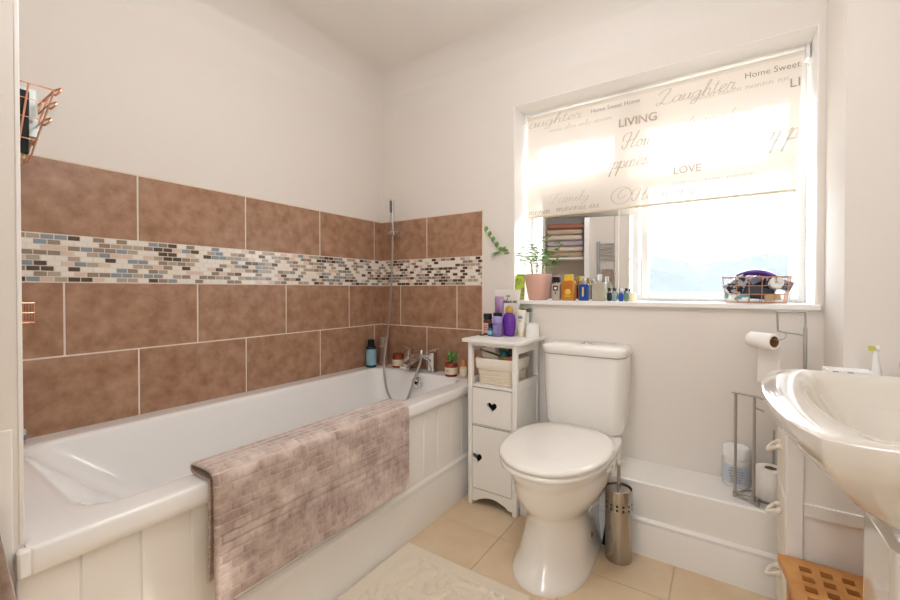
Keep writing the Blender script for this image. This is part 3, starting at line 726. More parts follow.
# small copper soap holder
t = thing('wire_soap_holder','small copper wire holder on the bath end wall below the mosaic','soap holder',(.33,-1.784,.945))
b = MB().m(COPPER)
for z in (.945,.97,.995): b.tube([(.27,-1.784,z),(.27,-1.695,z),(.385,-1.695,z),(.385,-1.784,z)],.0018,6)
for x in (.27,.30,.33,.36,.385): b.tube([(x,-1.695,.995),(x,-1.695,.945),(x,-1.784,.945)],.0015,6)
b.build('wire_frame', t)
slab('bath_puff','brown and white scrunched puff in the small copper holder','bath puff',TR(.33,-1.738,.978,0,0,0),.085,.05,.05,mat('brown_puff','8B6E5A',.9,noise_=(40,3,.4,.6),col2='D9CDBF'),.02)
# towel at the extreme left
b = MB().m(mat('brown_hanging_towel','8E7768',.95,noise_=(30,5,.35,.65),col2='A99385',bump=(300,.5,.003),sheen=.5))
vs=[];fs=[]; n1,n2=16,30
for j in range(n2+1):
    for i in range(n1+1):
        z = .69-.50*j/n2; yr = -1.828+.030*min(1,j/n2*2.2); y = -1.96+(yr+1.96)*i/n1
        vs.append((.800+.006*math.sin(y*70+j*.08)+.004*noise.noise(Vector((y*20,z*8,0))), y-.004+ (0 if j>3 else -.03*(3-j)/3*(i/n1)), z))
for j in range(n2):
    for i in range(n1): a=j*(n1+1)+i; fs.append((a,a+1,a+n1+2,a+n1+1))
b.add(vs,fs); o=b.build('hand_towel',origin=(.8,-1.88,.68),solid=.010)
t = thing('towel_hook','chrome hook holding the brown towel on the end wall','hook',(.783,-1.9,.70))
b=MB().m(CHROME); b.lathe([(.014,.783),(.014,.789)],(0,-1.9,.70),16,'x'); b.build('hook_plate',t); b=MB().m(CHROME); b.tube(crom([(.786,-1.9,.70),(.81,-1.9,.695),(.82,-1.9,.705),(.818,-1.9,.715)],5),.004,8); b.build('hook_arm',t)
props(o,'brown towel hanging at the extreme left edge beside the bath','towel')

# ================================================================ CABINET
cb = thing('storage_cabinet','narrow white cabinet with heart cut-outs between bath and toilet','cabinet',(.962,-.15,0))
CX0,CX1,CY0,CY1 = .836,1.090,-.290,-.022
b = MB().m(WPAINT)
# front posts + back posts
for x in (CX0, CX1-.022):
    b.box(x,x+.022,CY0,CY0+.022,0,.779); b.box(x,x+.022,CY1-.022,CY1,0,.779)
for x in (CX0+.004, CX1-.012):   # side panels, recessed
    b.box(x,x+.008,CY0+.022,CY1-.022,.05,.60)
    b.box(x-.002,x+.010,CY0+.022,CY1-.022,.565,.605); b.box(x-.002,x+.010,CY0+.022,CY1-.022,.735,.779); b.box(x-.002,x+.010,CY0+.022,CY1-.022,.03,.09)
b.box(CX0+.022,CX1-.022,CY0+.004,CY1-.004,.566,.578)
b.box(CX0+.01,CX1-.01,CY1-.008,CY1-.002,.05,.56)
b.box(CX0+.01,CX1-.01,CY0+.01,CY1-.01,.380,.386)
b.box(CX0+.022,CX1-.022,CY0+.002,CY0+.014,.762,.779)
b.build('frame', cb, bevel=.0015, seg=1)
b = MB().m(WPAINT); b.loft([rrect(.812,1.116,-.312,-.004,.006,z) for z in (.779,.796)]); b.build('cabinet_top', cb, bevel=.003)
b = MB().m(WPAINT)
arch = [(CX0+.022,.078),(CX0+.022,0)]+[(CX0+.022,0.0)]
ar = [(CX1-.022,.078),(CX0+.022,.078),(CX0+.022,.018),(CX0+.045,.020),(CX0+.055,.030)]+[(CX0+.06+ (CX1-CX0-.12)*i/10, .032+.018*math.sin(PI*i/10)) for i in range(11)]+[(CX1-.055,.030),(CX1-.045,.020),(CX1-.022,.018)]
vs,fs = curve_shape([ar], .014, XZ(0,CY0+.010,0)); b.add(vs,fs); b.build('arched_plinth', cb, flat=True)
def front(name, x0,x1,z0,z1, hx,hz,hs):
    b = MB().m(WPAINT); vs,fs = curve_shape([rect2(x0,x1,z0,z1), heart(hx,hz,hs)], .014, XZ(0,CY0+.008,0)); b.add(vs,fs)
    o = b.build(name, cb, bevel=.0012, seg=1, flat=True)
    return o
front('drawer', .861,1.065,.391,.562, .964,.482,.026)
front('cabinet_door', .861,1.065,.082,.378, .886,.229,.026)
b = MB().m(DARK); b.box(.865,1.062,CY0+.04,CY0+.045,.40,.555); b.box(.865,1.062,CY0+.04,CY0+.045,.09,.37); b.build('heart_hole_shade', cb)  # dark sheets standing in for the shade behind the heart cut-outs
# wicker basket in the open compartment
wk = thing('wicker_basket','cream woven basket with fabric liner in the open shelf of the white cabinet','basket',(.965,-.17,.5785))
b = MB().m(WICKER)
bz = .579
def bk(k, g=0): return rrect(.878-.012*k-g, 1.048+.012*k+g, -.262-.010*k-g, -.080+.008*k+g, .02, bz+.001+.120*k, 4)
lv = [bk(i/26, .0016*(1 if i%2 else -1)) for i in range(27)]
inner = [[(x*.94+.963*.06, y*.94-.17*.06, z) for x,y,z in bk(k)] for k in (1,.5,.06)]
b.loft(lv+inner); b.build('woven_body', wk, angle=60)
b = MB().m(LINER); 
b.loft([bk(.60,.0045),bk(.63,.006),bk(.95,.0058),bk(1.02,.003),bk(1.02,-.006),bk(.9,-.012)],False,False); b.build('fabric_liner', wk)
one('side_handle', WICKER, lambda b: b.tube(crom([(1.058,-.20,bz+.07),(1.0655,-.19,bz+.062),(1.0665,-.17,bz+.060),(1.0655,-.15,bz+.062),(1.058,-.14,bz+.07)],5),.0035,6), wk)
slab('makeup_brush_bag','beige pouch lying in left of the wicker basket','pouch',TR(.925,-.215,bz+0.1300,0,12,8),.085,.05,.026,pl('beige_pouch','D8CCBC',.7),.012)
b=MB(TR(.93,-.235,bz+0.1465,0,14,6)).m(pl('dark_brown_handle','3A2A22',.4)); b.tube([(-.055,0,0),(.0,0,.001),(.045,0,0)],[.003,.004,.005],8)
props(b.build('comb_handle',origin=(.93,-.235,bz+0.1420)),'dark brown stick lying across the beige pouch in wicker basket','stick')
b=MB().m(pl('teal_bottle','2F7C82',.25)); b.sphere((.985,-.205,bz+0.1340),.021,8,sx=1,sy=.8); props(b.build('teal_jar',origin=(.985,-.205,bz+0.1340)),'rounded teal container in the wicker basket','jar')
slab('green_tube','dark green packet behind the teal container in wicker basket','packet',TR(.965,-.165,bz+0.1420,0,-20,0),.04,.02,.06,pl('green_pack','4E7A4A',.4))
slab('dark_blue_case','black-blue case standing at right in the wicker basket','case',TR(1.018,-.19,bz+0.1370,0,14,0),.04,.03,.055,pl('blueblack_case','20263A',.35))
b=MB(TR(1.008,-.232,bz+0.1250,0,90,0)).m(GOLD); b.lathe([(.009,-.022),(.010,-.02),(.010,.02),(.009,.022)],(0,0,0),14); props(b.build('gold_lipstick',origin=(1.008,-.232,bz+.1)),'small gold tube at the front of the wicker basket','lipstick')
b=MB(TR(1.043,-.232,bz+0.1300,0,60,0)).m(pl('coral_pink','D8807A',.4)); b.lathe([(.010,-.018),(.011,-.015),(.011,.015),(.009,.018)],(0,0,0),14); props(b.build('pink_tube',origin=(1.043,-.232,bz+.1)),'coral pink tube at right rim of the wicker basket','tube')

# --- items on top of the cabinet
CT = .7965
# printed white pouch standing at back
t = thing('white_pouch','tall white pouch with lilac corner panel at the back of the cabinet top','pouch',(.925,-.05,CT))
b = MB(Matrix.Translation((0,.025,0))).m(pl('pouch_white','E9E4DC',.5))
b.loft([rrect(.865,.985,-.090,-.050,.012,CT), rrect(.860,.990,-.085,-.055,.010,CT+.10), rrect(.855,.998,-.078,-.062,.006,CT+.20), rrect(.853,1.001,-.073,-.067,.002,CT+.232)]); b.build('pouch_body', t, angle=50)
def face(b, pts): b.add(pts, [tuple(range(len(pts)))])
b = MB(Matrix.Translation((0,.025,0))).m(pl('lilac_panel','B995C6',.5)); 
face(b,[(.858,-.0795,CT+.197),(.912,-.0795,CT+.197),(.912,-.0875,CT+.10),(.862,-.0875,CT+.10)]); face(b,[(.862,-.0878,CT+.099),(.905,-.0878,CT+.099),(.905,-.0915,CT+.012),(.868,-.0915,CT+.012)]); b.build('lilac_panel', t, solid=.0004)
for q_ in ((wig(8),.908,CT+.165,.024,.075,.07,.25,-.0835),(wig(2),.925,CT+.195,.018,.02,.07,.25,-.0815),(wig(2),.925,CT+.105,.02,.02,.07,.25,-.089)):
    b = MB(Matrix.Translation((0,.025,0))).m(TEXTDK); cursive(b,*q_); b.build('printed_script', t, flat=True)
t=bottle('conditioner_bottle','glossy purple bottle with gold dome cap on the cabinet top','bottle',.967,-.110,CT,[(.021,0),(.026,.004),(.032,.05),(.033,.08),(.029,.105),(.017,.120)],pl('royal_purple','6A2FA0',.15),[(.019,.118),(.0205,.125),(.0195,.137),(.014,.147),(.004,.151)],pl('gold_cap','C09A46',.25),n=28,sy=.75)
bottle('vitamin_bottle','pink-labelled brown bottle with black cap at the left of the cabinet top','bottle',.848,-.115,CT,cyl(.022,.080),pl('brown_pill_glass','5C3B34',.2),[(.020,.080),(.022,.082),(.022,.108),(.020,.110)],BLACK,lab=(.010,.062,pl('pink_label','E0A6A2',.5)),extra=lambda M,t: scribble(M,t,.02,.03,3,.038,-.0226))
bottle('purple_vitamin_bottle','purple-tinted bottle with black cap behind the pink-labelled bottle','bottle',.893,-.090,CT,cyl(.021,.084),pl('violet_glass','6E4B86',.2),[(.021,.084),(.023,.086),(.023,.112),(.021,.114)],BLACK)
bottle('essential_oil_bottle','tiny blue bottle with black cap at the front of the cabinet top','bottle',.885,-.155,CT,cyl(.0135,.040),pl('deep_teal_glass','2A6C8C',.15),[(.0105,.040),(.011,.042),(.011,.062),(.010,.064)],BLACK,lab=(.008,.028,pl('sky_label','8AC0D6',.5)))
bottle('lavender_jar','clear lilac jar with lavender screw lid in front of the purple bottle','jar',.922,-.150,CT,cyl(.025,.072,.1),pl('lilac_clear','8D78B4',.1),[(.0255,.070),(.027,.072),(.027,.096),(.024,.098)],pl('lavender_lid','A99AD8',.35),capname='lid',extra=lambda M,t: scribble(M,t,.026,.035,5,.036,-.0258,pl('pale_ink','C9C3E0',.6)))
# squeezy tube upright on its cap
t = thing('cream_tube','cream squeezy tube standing on its cap beside the purple bottle','tube',(1.020,-.085,CT))
b = MB().m(pl('cream_tube_plastic','EEE7D6',.3)); b.loft([[(1.020+rx*math.cos(a),-.085+ry*math.sin(a),CT+z) for a in [2*PI*j/20 for j in range(20)]] for rx,ry,z in ((.017,.017,.024),(.022,.018,.05),(.026,.010,.10),(.028,.002,.132))]); b.build('tube_body', t, angle=50)
one('cap', pl('ivory_cap','E6D9B8',.3), lambda b: b.lathe([(.017,0),(.018,.002),(.018,.022),(.016,.024)],(1.020,-.085,CT),20), t)
bb=MB().m(pl('taupe_print','9A8F9A',.6)); bb.box(1.010,1.034,-.1005,-.100,CT+.088,CT+.102); bb.box(1.014,1.030,-.1025,-.102,CT+.075,CT+.079); bb.build('printed_mark',t)
t = thing('white_candle','short white candle in clear glass on the right of the cabinet top','candle',(1.074,-.070,CT))
one('glass_tumbler', mat('clear_candle_glass','F3F1EC',.08), lambda b: b.lathe([(.031,0),(.034,.003),(.034,.067),(.0325,.067),(.0325,.007),(.001,.006)],(1.074,-.070,CT),28,cap1=False), t)
one('wax', mat('white_wax','F3EEE2',.5,sss=.3), lambda b: b.lathe([(.0318,.008),(.0318,.060),(.002,.058)],(1.074,-.070,CT),28), t)
one('wick', BLACK, lambda b: b.lathe([(.0008,.058),(.0008,.064)],(1.074,-.070,CT),6), t)
# little green plant behind the tube
t = thing('succulent','small dark green leafy sprig behind the cream tube','plant',(1.022,-.036,CT))
one('plant_pot', PVC, lambda b: b.lathe([(.016,0),(.020,.118),(.019,.120),(.005,.116)],(1.022,-.036,CT),18), t)
b = MB().m(pl('dusty_green_leaf','6F8B63',.6))
def leaf(b, base, d, L_, w, up=(0,0,1), curl=.25, n=6):
    d = Vector(d).normalized(); up = Vector(up); side = d.cross(up)
    if side.length < 1e-4: side = d.orthogonal()
    side.normalize(); nn = side.cross(d); base = Vector(base); vs=[]; fs=[]
    for i in range(n+1):
        t_ = i/n; c = base+d*L_*t_ - nn*0 + Vector((0,0,-curl*L_*t_*t_)); ww = w*math.sin(PI*min(.999,max(.02,t_**.8)))
        vs += [tuple(c-side*ww), tuple(c+nn*(-ww*.3)), tuple(c+side*ww)]
    for i in range(n): a=3*i; fs += [(a,a+1,a+4,a+3),(a+1,a+2,a+5,a+4)]
    b.add(vs,fs)
for k in range(26):
    a = k*2.399; leaf(b,(1.022+.008*math.cos(a),-.036+.008*math.sin(a),CT+.118+.001*k*.4),(math.cos(a),math.sin(a)*.8,.25+.5*random.random()),.034,.008)
b.build('leaves', t, solid=.001)
slab('black_clip','small black hair clip lying on the front left of cabinet top','hair clip',TR(.842,-.165,CT+.0035,0,0,30),.026,.010,.006,BLACK,.003)

# ================================================================ TOILET
to = thing('toilet','white close-coupled toilet with closed lid against the window wall','toilet',(1.335,-.4,0))
CXT = 1.335
def egg(w, yb, yf, z, n=40, fr=.56, e=2.6, cx=CXT):
    """front half ellipse-ish, back squarer"""
    ym = yf+(yb-yf)*fr if fr else 0; out = []
    for i in range(n):
        a = 2*PI*i/n; c, s = math.cos(a), math.sin(a)
        if s < 0: out.append((cx+w*math.copysign(abs(c)**.95,c), ym+(ym-yf)*math.copysign(abs(s)**.95,s), z))
        else: out.append((cx+w*math.copysign(abs(c)**(2/e),c), ym+(yb-ym)*abs(s)**(2/e), z))
    return out
b = MB().m(CERAM)
b.loft([egg(.137,-.16,-.678,0,fr=.40,e=4,cx=1.325), egg(.137,-.16,-.678,.012,fr=.40,e=4,cx=1.325), egg(.131,-.15,-.668,.022,fr=.40,e=4,cx=1.325), egg(.120,-.13,-.645,.07,fr=.42,e=4,cx=1.327), egg(.113,-.12,-.612,.14,fr=.42,e=4,cx=1.328), egg(.113,-.11,-.600,.19,fr=.45,e=4,cx=1.329),
        egg(.128,-.10,-.622,.228,fr=.5,e=4), egg(.149,-.09,-.660,.262,fr=.52,e=4), egg(.163,-.07,-.686,.305,fr=.54,e=3.5), egg(.169,-.06,-.697,.345,fr=.55,e=3.5), egg(.171,-.055,-.702,.358,fr=.56,e=3.5), egg(.176,-.05,-.712,.372,fr=.56,e=3.5), egg(.182,-.04,-.722,.392,fr=.56,e=3.5), egg(.180,-.04,-.720,.402,fr=.56,e=3.5), egg(.172,-.05,-.71,.405,fr=.56,e=3.5)])
b.build('pan', to, angle=60)
b = MB().m(CERAM); b.loft([rrect(1.185,1.487,-.215,-.012,.02,z) for z in (.12,.395)]); b.build('pan_shelf', to, bevel=.008, seg=3)
b = MB().m(SEAT)
b.loft([egg(.186,-.215,-.735,.407,fr=.54), egg(.192,-.212,-.742,.411,fr=.54), egg(.193,-.212,-.743,.420,fr=.54), egg(.188,-.214,-.738,.4255,fr=.54)])
b.build('seat', to, angle=60)
b = MB().m(SEAT)
b.loft([egg(.188,-.222,-.733,.428,fr=.54), egg(.1945,-.218,-.740,.432,fr=.54), egg(.196,-.217,-.742,.440,fr=.54), egg(.192,-.220,-.737,.446,fr=.54), egg(.18,-.23,-.725,.4495,fr=.54), egg(.12,-.29,-.64,.452,fr=.54), egg(.04,-.4,-.53,.4535,fr=.54)])
b.build('lid', to, angle=60)
for xx in (1.265,1.405):
    one('hinge', SEAT, lambda b: b.lathe([(.012,-.022),(.012,.022)],(xx,-.205,.425),14,'x'), to)
one('bolt_cap', CHROME, lambda b: b.lathe([(.011,0),(.011,.006),(.008,.009),(.002,.010)],(0,0,0),16,'x'), to) if False else None
b = MB(TR(1.443,-.385,.095,0,0,0)).m(STEEL); b.lathe([(.011,-.004),(.011,.002),(.007,.005),(.002,.0055)],(0,0,0),16,'x'); b.build('bolt_cap', to)
# cistern
def cis(x0,x1,yf,r,z,bow=.012,n=8):
    R = rrect(x0,x1,yf,-.006,(.012,.012,r,r),z,n); cx=(x0+x1)/2; hw=(x1-x0)/2
    return [(x, y-(bow*(1-((x-cx)/hw)**2) if y < yf+.05 else 0), z) for x,y,z in R]
b = MB().m(CERAM)
b.loft([cis(1.235,1.44,-.135,.03,.396,.006), cis(1.205,1.475,-.150,.035,.400,.008), cis(1.178,1.504,-.160,.04,.415,.010), cis(1.170,1.510,-.165,.045,.44), cis(1.163,1.517,-.170,.045,.60), cis(1.160,1.519,-.172,.045,.738)])
b.build('cistern', to, angle=60)
b = MB().m(CERAM)
b.loft([cis(1.160,1.519,-.176,.045,.741), cis(1.154,1.524,-.181,.048,.745), cis(1.153,1.525,-.182,.048,.768), cis(1.156,1.522,-.178,.048,.778), cis(1.170,1.510,-.165,.045,.784), cis(1.22,1.46,-.125,.03,.787)])
b.build('cistern_lid', to, angle=60)
b = MB().m(CHROME); b.lathe([(.024,.786),(.024,.790),(.020,.792)],(1.345,-.095,0),24); b.build('flush_ring', to)
b = MB().m(CHROME); b.lathe([(.018,.791),(.017,.7945),(.002,.795)],(1.345,-.095,0),20); b.build('flush_button', to)
b = MB().m(mat('rusty_white_tap','CFC7BC',.4)); b.tube([(1.50,-.05,.277),(1.50,-.05,.30)],.008,8) if False else None
# dark strip behind toilet
b = MB(TR(1.478,-.272,.10,0,8,0)).m(BLACK); b.loft([rrect(-.007,.007,-.016,.016,.005,z) for z in (-.09,.085)])
props(b.build('black_strip',origin=(1.46,-.27,.0),bevel=.002),'narrow black strip standing between toilet foot and brush holder','strip')
# toilet brush
tb = thing('toilet_brush','brushed steel toilet brush holder beside the toilet','toilet brush',(1.528,-.318,0))
b = MB().m(STEEL); C_=(1.528,-.318,0); R_=.0475
# shell with punched squares: two rows
n=40; rows=[0,.004,.19,.198,.206,.214,.222,.230,.268,.272]
vs=[];fs=[]
for z in rows:
    for i in range(n): a=2*PI*i/n; vs.append((C_[0]+R_*math.cos(a),C_[1]+R_*math.sin(a),z))
for k in range(len(rows)-1):
    for i in range(n):
        if k in (3,5) and (i%3==0): continue
        j=(i+1)%n; fs.append((k*n+i,k*n+j,(k+1)*n+j,(k+1)*n+i))
fs.append(tuple(reversed(range(n)))); b.add(vs,fs); b.build('holder', tb, solid=.0015, angle=50)
one('inner_liner', DARK, lambda b: b.lathe([(R_-.004,.003),(R_-.004,.262),(R_-.006,.262),(R_-.006,.01)],C_,32), tb)
one('brush_lid', STEEL, lambda b: b.lathe([(.042,.262),(.043,.266),(.038,.268),(.010,.270)],C_,32), tb)
one('brush_handle', STEEL, lambda b: b.lathe([(.0065,.266),(.0065,.355),(.006,.358)],C_,14), tb)
one('handle_knob', mat('pale_knob','D8D2C8',.25,.3), lambda b: b.sphere((C_[0],C_[1],.366),.0115,8), tb)

# ================================================================ SILL ITEMS
sz = WZ0+.0005
pp = thing('potted_plant','pale pink flower pot with trailing green house plant on the windowsill','potted plant',(1.052,.06,sz))
b = MB().m(mat('blush_pink_glaze','DDB0A0',.22)); b.lathe([(.046,0),(.051,.003),(.062,.06),(.068,.100),(.069,.132),(.0665,.134),(.064,.130),(.062,.112),(.002,.110)],(1.052,.06,sz),36); b.build('pot', pp)
one('soil', mat('dark_soil','4A3226',.95), lambda b: b.lathe([(.063,.112),(.05,.120),(.002,.124)],(1.052,.06,sz),24), pp)
sb = MB().m(pl('pale_stem','A9B183',.6)); lb = MB().m(mat('fresh_leaf','6E9A4E',.45,noise_=(30,2,.4,.6),col2='8FB56A')); 
def leafB(b,p,d,L_,w): leaf(b,p,d,L_,w,curl=.2)
stems = [ # tip (x,y,z), leaf size
 ((.868,-.012,1.232),.030,7),((.802,-.03,1.335),.022,0),((.90,.0,1.17),.016,3),((.975,.03,1.325),.020,8),((.985,.04,1.262),.022,8),((1.03,.02,1.262),.022,8),((1.07,.03,1.235),.024,7),((1.085,.0,1.20),.026,6),((1.11,.04,1.300),.024,7),((1.155,.02,1.225),.023,8),((1.10,.0,1.170),.022,5),((1.00,.0,1.20),.020,6),((1.195,.04,1.248),.02,5)]
for ti,(tip,ls,nl) in enumerate(stems):
    base = Vector((1.052+random.uniform(-.03,.03), .06+random.uniform(-.03,.02), sz+.115)); tip=Vector(tip)
    mid = base.lerp(tip,.5)+Vector((0,0,.05)) if tip.z-base.z<.3 else base.lerp(tip,.5)
    if ti==1: base=Vector((.868,-.012,1.232)); mid=base.lerp(tip,.5)
    c = crom([base,base.lerp(mid,.5)+Vector((0,0,.01)),mid,tip],8)
    sb.tube(c,[.0018-.0011*i/len(c) for i in range(len(c))],5)
    k0 = int(len(c)*.42)
    for k in range(nl):
        p = c[min(len(c)-1, k0+int((len(c)-k0)*k/max(1,nl-1)))]
        a = random.uniform(0,2*PI); sgn = 1 if k%2 else -1
        leafB(lb,p,(sgn*random.uniform(.5,1),random.uniform(-.6,.4),random.uniform(-.2,.6)),ls*1.45*random.uniform(.85,1.25),ls*.55)
for k in range(9):  # long leaf arm on the left
    p = Vector((.868,-.012,1.232)).lerp(Vector((.790,-.03,1.345)), k/8)
    leafB(lb,p,(-.6 if k%2 else .25,-.3,.9),.036,.011)
for p,d in (((.868,-.012,1.232),(-1,-.2,-.1)),((.868,-.012,1.232),(.7,-.3,.6)),((.868,-.012,1.23),(-.9,-.2,-.3)),((.87,-.012,1.235),(.5,-.3,.2))): leafB(lb,p,d,.058,.013)
sb.build('stems', pp); lb.build('foliage', pp, solid=.0006, angle=80)
# lime packet
t = thing('lime_packet','lime green packet standing just left of the pink flower pot','packet',(.973,.004,sz))
b = MB(TR(.973,.004,sz,-5,0,12)).m(mat('lime_print','B4C832',.4,noise_=(22,2,.45,.62),col2='56702A')); b.loft([rrect(-.024,.024,-.010,.010,.006,.001),rrect(-.025,.025,-.012,.010,.006,.05),rrect(-.025,.025,-.005,.005,.004,.115),rrect(-.025,.025,-.002,.002,.001,.126)]); b.build('packet_body',t,angle=50)
bx('sealed_top', pl('dark_lime','7E9A2A',.4), .951,.995,.0145,.0165,sz+.122,sz+.134,t,bevel=0)
clear = lambda n,c: mat(n,c,.04,trans=.55)
def perf(name,label,x,y,w,d,h,m_,capfn,extra=None,cat='perfume bottle'):
    t = thing(name,label,cat,(x,y,sz)); b = MB().m(m_)
    b.loft([rrect(x-w/2+.003,x+w/2-.003,y-d/2+.003,y+d/2-.003,.004,sz),rrect(x-w/2,x+w/2,y-d/2,y+d/2,.005,sz+.003),rrect(x-w/2,x+w/2,y-d/2,y+d/2,.005,sz+h-.004),rrect(x-w/2+.004,x+w/2-.004,y-d/2+.004,y+d/2-.004,.004,sz+h)]); b.build('glass_bottle',t)
    capfn(t,x,y,sz+h)
    if extra: extra(t,x,y-d/2)
    return t
def capbox(m_,w,d,h,neck=None):
    def f(t,x,y,z):
        if neck:
            b=MB().m(neck); b.lathe([(.007,0),(.007,.006)],(x,y,z),14); b.build('neck_ring',t); z+=.006
        b=MB().m(m_); b.loft([rrect(x-w/2,x+w/2,y-d/2,y+d/2,.003,zz) for zz in (z,z+h)]); b.build('cap',t,bevel=.001)
    return f
def capcyl(m_,r,h,neck=True):
    def f(t,x,y,z):
        if neck:
            b=MB().m(GOLD if neck is True else neck); b.lathe([(.007,0),(.007,.006)],(x,y,z),14); b.build('neck_ring',t); z+=.006
        b=MB().m(m_); b.lathe([(r*.95,0),(r,.001),(r,h-.001),(r*.9,h)],(x,y,z),18); b.build('cap',t)
    return f
def ex_dark(t,x,yf):
    b=MB().m(BLACK); b.box(x-.012,x+.012,yf-.001,yf,sz+.048,sz+.073); b.m(pl('label_pale','E5DED6',.5)); b.box(x-.006,x+.006,yf-.0015,yf-.0009,sz+.055,sz+.066); b.m(TEXTDK); b.box(x-.003,x+.003,yf-.001,yf,sz+.030,sz+.042); b.build('printed_label',t)
perf('perfume_bottle','clear perfume bottle with black square cap and black label right of the pink pot',1.160,.030,.042,.026,.083,mat('pale_clear_perfume','DCCFC4',.05,trans=.35),capbox(BLACK,.036,.022,.028,STEEL),ex_dark)
def ex_sun(t,x,yf):
    b=MB().m(pl('gold_sun','E8C04A',.35)); b.lathe([(.015,0),(.013,-.002),(.004,-.003)],(x,yf,sz+.042),20,'y'); b.box(x-.018,x+.018,yf-.001,yf,sz+.020,sz+.024); b.build('sun_emblem',t)
perf('amber_perfume_bottle','orange and amber perfume bottle with chunky yellow cap on the windowsill',1.222,.030,.066,.030,.098,mat('amber_perfume','D07F35',.05,trans=.25,noise_=(9,1,.42,.6),col2='E2A040'),capbox(pl('yellow_cap','E3BE3C',.25),.040,.026,.030),ex_sun)
perf('red_perfume_bottle','red glass bottle mostly hidden behind the amber perfume bottle',1.205,.072,.040,.022,.080,mat('red_perfume','A8352C',.05,trans=.2),capcyl(pl('rust_cap','9A4A2E',.3),.009,.02))
perf('yellow_bottle','slim bottle with pale yellow cap between amber and blue perfume bottles',1.272,.070,.026,.022,.090,mat('yellow_perfume','C9A24A',.05,trans=.3),capcyl(pl('pale_yellow_cap','E6D173',.3),.011,.022))
def ex_one(t,x,yf):
    b=MB().m(pl('yellow_numeral','E3C35A',.4)); vs,fs=text_shape('1',.062,XZ(x-.002,yf-.0006,sz+.022),0,.0004,'CENTER',.0008); b.add(vs,fs); b.build('numeral_one',t)
perf('blue_perfume_bottle','bright blue bottle with a yellow number 1 on the windowsill',1.298,.028,.044,.026,.080,mat('cobalt_glass','1F4F9E',.08,trans=.15),capcyl(mat('silver_clear_cap','C9CCD0',.1,.5),.010,.026,STEEL),ex_one)
def ex_liq(t,x,yf):
    b=MB().m(mat('olive_liquid','B3A463',.1)); b.box(x-.024,x+.024,yf+.006,yf+.024,sz+.052,sz+.079); b.build('liquid',t)
perf('clear_perfume_bottle','square clear perfume bottle with clear cap right of the blue bottle',1.368,.028,.060,.032,.088,mat('clear_yellowish_glass','E6DFC6',.04,trans=.45),capcyl(mat('clear_cap','ECECE6',.05,trans=.5),.013,.032,STEEL),ex_liq)
for x,bm_,nm,cc in ((1.415,pl('mini_black','2A3238',.15),'tiny dark sample bottle nearest the clear square perfume',BLACK),(1.436,pl('mini_teal','7FA0A0',.15),'tiny grey-green sample bottle second from the clear square perfume',BLACK),(1.4665,pl('mini_blue','2A50B0',.15),'tiny bright blue sample bottle on the windowsill',pl('mini_clear_cap','D8DDE2',.2)),(1.489,pl('mini_green','6E8C7C',.15),'tiny green sample bottle right of the tiny blue one',BLACK)):
    perf('sample_bottle',nm,x,.028,.020,.018,.040,bm_,capcyl(cc,.0062,.014,STEEL),None,'sample bottle')
b=MB().m(mat('cream_mini_candle','EFE2BC',.5,sss=.2)); b.lathe([(.014,0),(.0155,.002),(.0155,.034),(.013,.036),(.002,.035)],(1.516,.03,sz),20); props(b.build('votive_candle',origin=(1.516,.03,sz)),'small cream votive candle at the right end of the sample bottles','candle')

# ================================================================ TOILET ROLL STAND
rs = thing('toilet_roll_stand','grey wire free-standing toilet roll holder on the boxed ledge','toilet roll holder',(1.99,-.15,.277))
r_ = .0042
# hoop + pole
one('hoop', WIRE, lambda b: (b.tube(crom([(2.018,-.14,.882),(2.016,-.14,.945),(2.022,-.14,.951),(2.085,-.14,.953),(2.091,-.14,.947),(2.091,-.14,.875)],4), r_*.8, 8), b.tube([(2.018,-.14,.884),(2.091,-.14,.873)], r_*.8, 8)), rs)
one('pole', WIRE, lambda b: b.tube([(2.091,-.14,.90),(2.091,-.14,.29)], r_*1.35, 10), rs)
one('roll_arm', WIRE, lambda b: b.tube(crom([(2.018,-.14,.884),(2.035,-.19,.880),(2.025,-.24,.868),(2.008,-.235,.862),(2.001,-.224,.861),(1.936,-.159,.861),(1.931,-.154,.868)],4), r_*.6, 8), rs)
def cage(b):
    P_ = [(1.897,-.17),(1.950,-.205),(2.035,-.205),(2.035,-.10),(1.92,-.095)]
    for p in P_[:2]: b.tube([(p[0],p[1],.655),(p[0],p[1],.288)], r_*1.1, 8)
    b.tube([(2.012,-.10,.52),(2.012,-.10,.29)], r_, 8)
    b.tube([(1.885,-.17,.656),(1.900,-.17,.656),(1.955,-.205,.658),(1.975,-.215,.652)], r_, 8)
    b.tube([(1.950,-.205,.62),(1.975,-.222,.612)], r_*.8, 8)
one('upright_wires', WIRE, cage, rs)
def basew(b):
    ring = [(1.893,-.168,.288),(1.95,-.208,.288),(2.045,-.215,.288),(2.095,-.14,.288),(2.02,-.085,.288),(1.935,-.115,.288)]
    b.tube(ring, r_, 8, closed=True); b.tube([(1.893,-.168,.300),(1.95,-.208,.300)], r_, 8); b.tube([(1.893,-.168,.288),(2.095,-.14,.288)], r_*.8, 8); b.tube([(1.95,-.208,.288),(2.02,-.085,.288)], r_*.8, 8)
one('base_ring', WIRE, basew, rs)
for p in ((1.896,-.170),(1.960,-.2135),(2.088,-.15),(2.015,-.09)):
    one('foot', STEEL, lambda b: b.lathe([(.006,.2775),(.006,.295)],(p[0],p[1],0),10), rs)
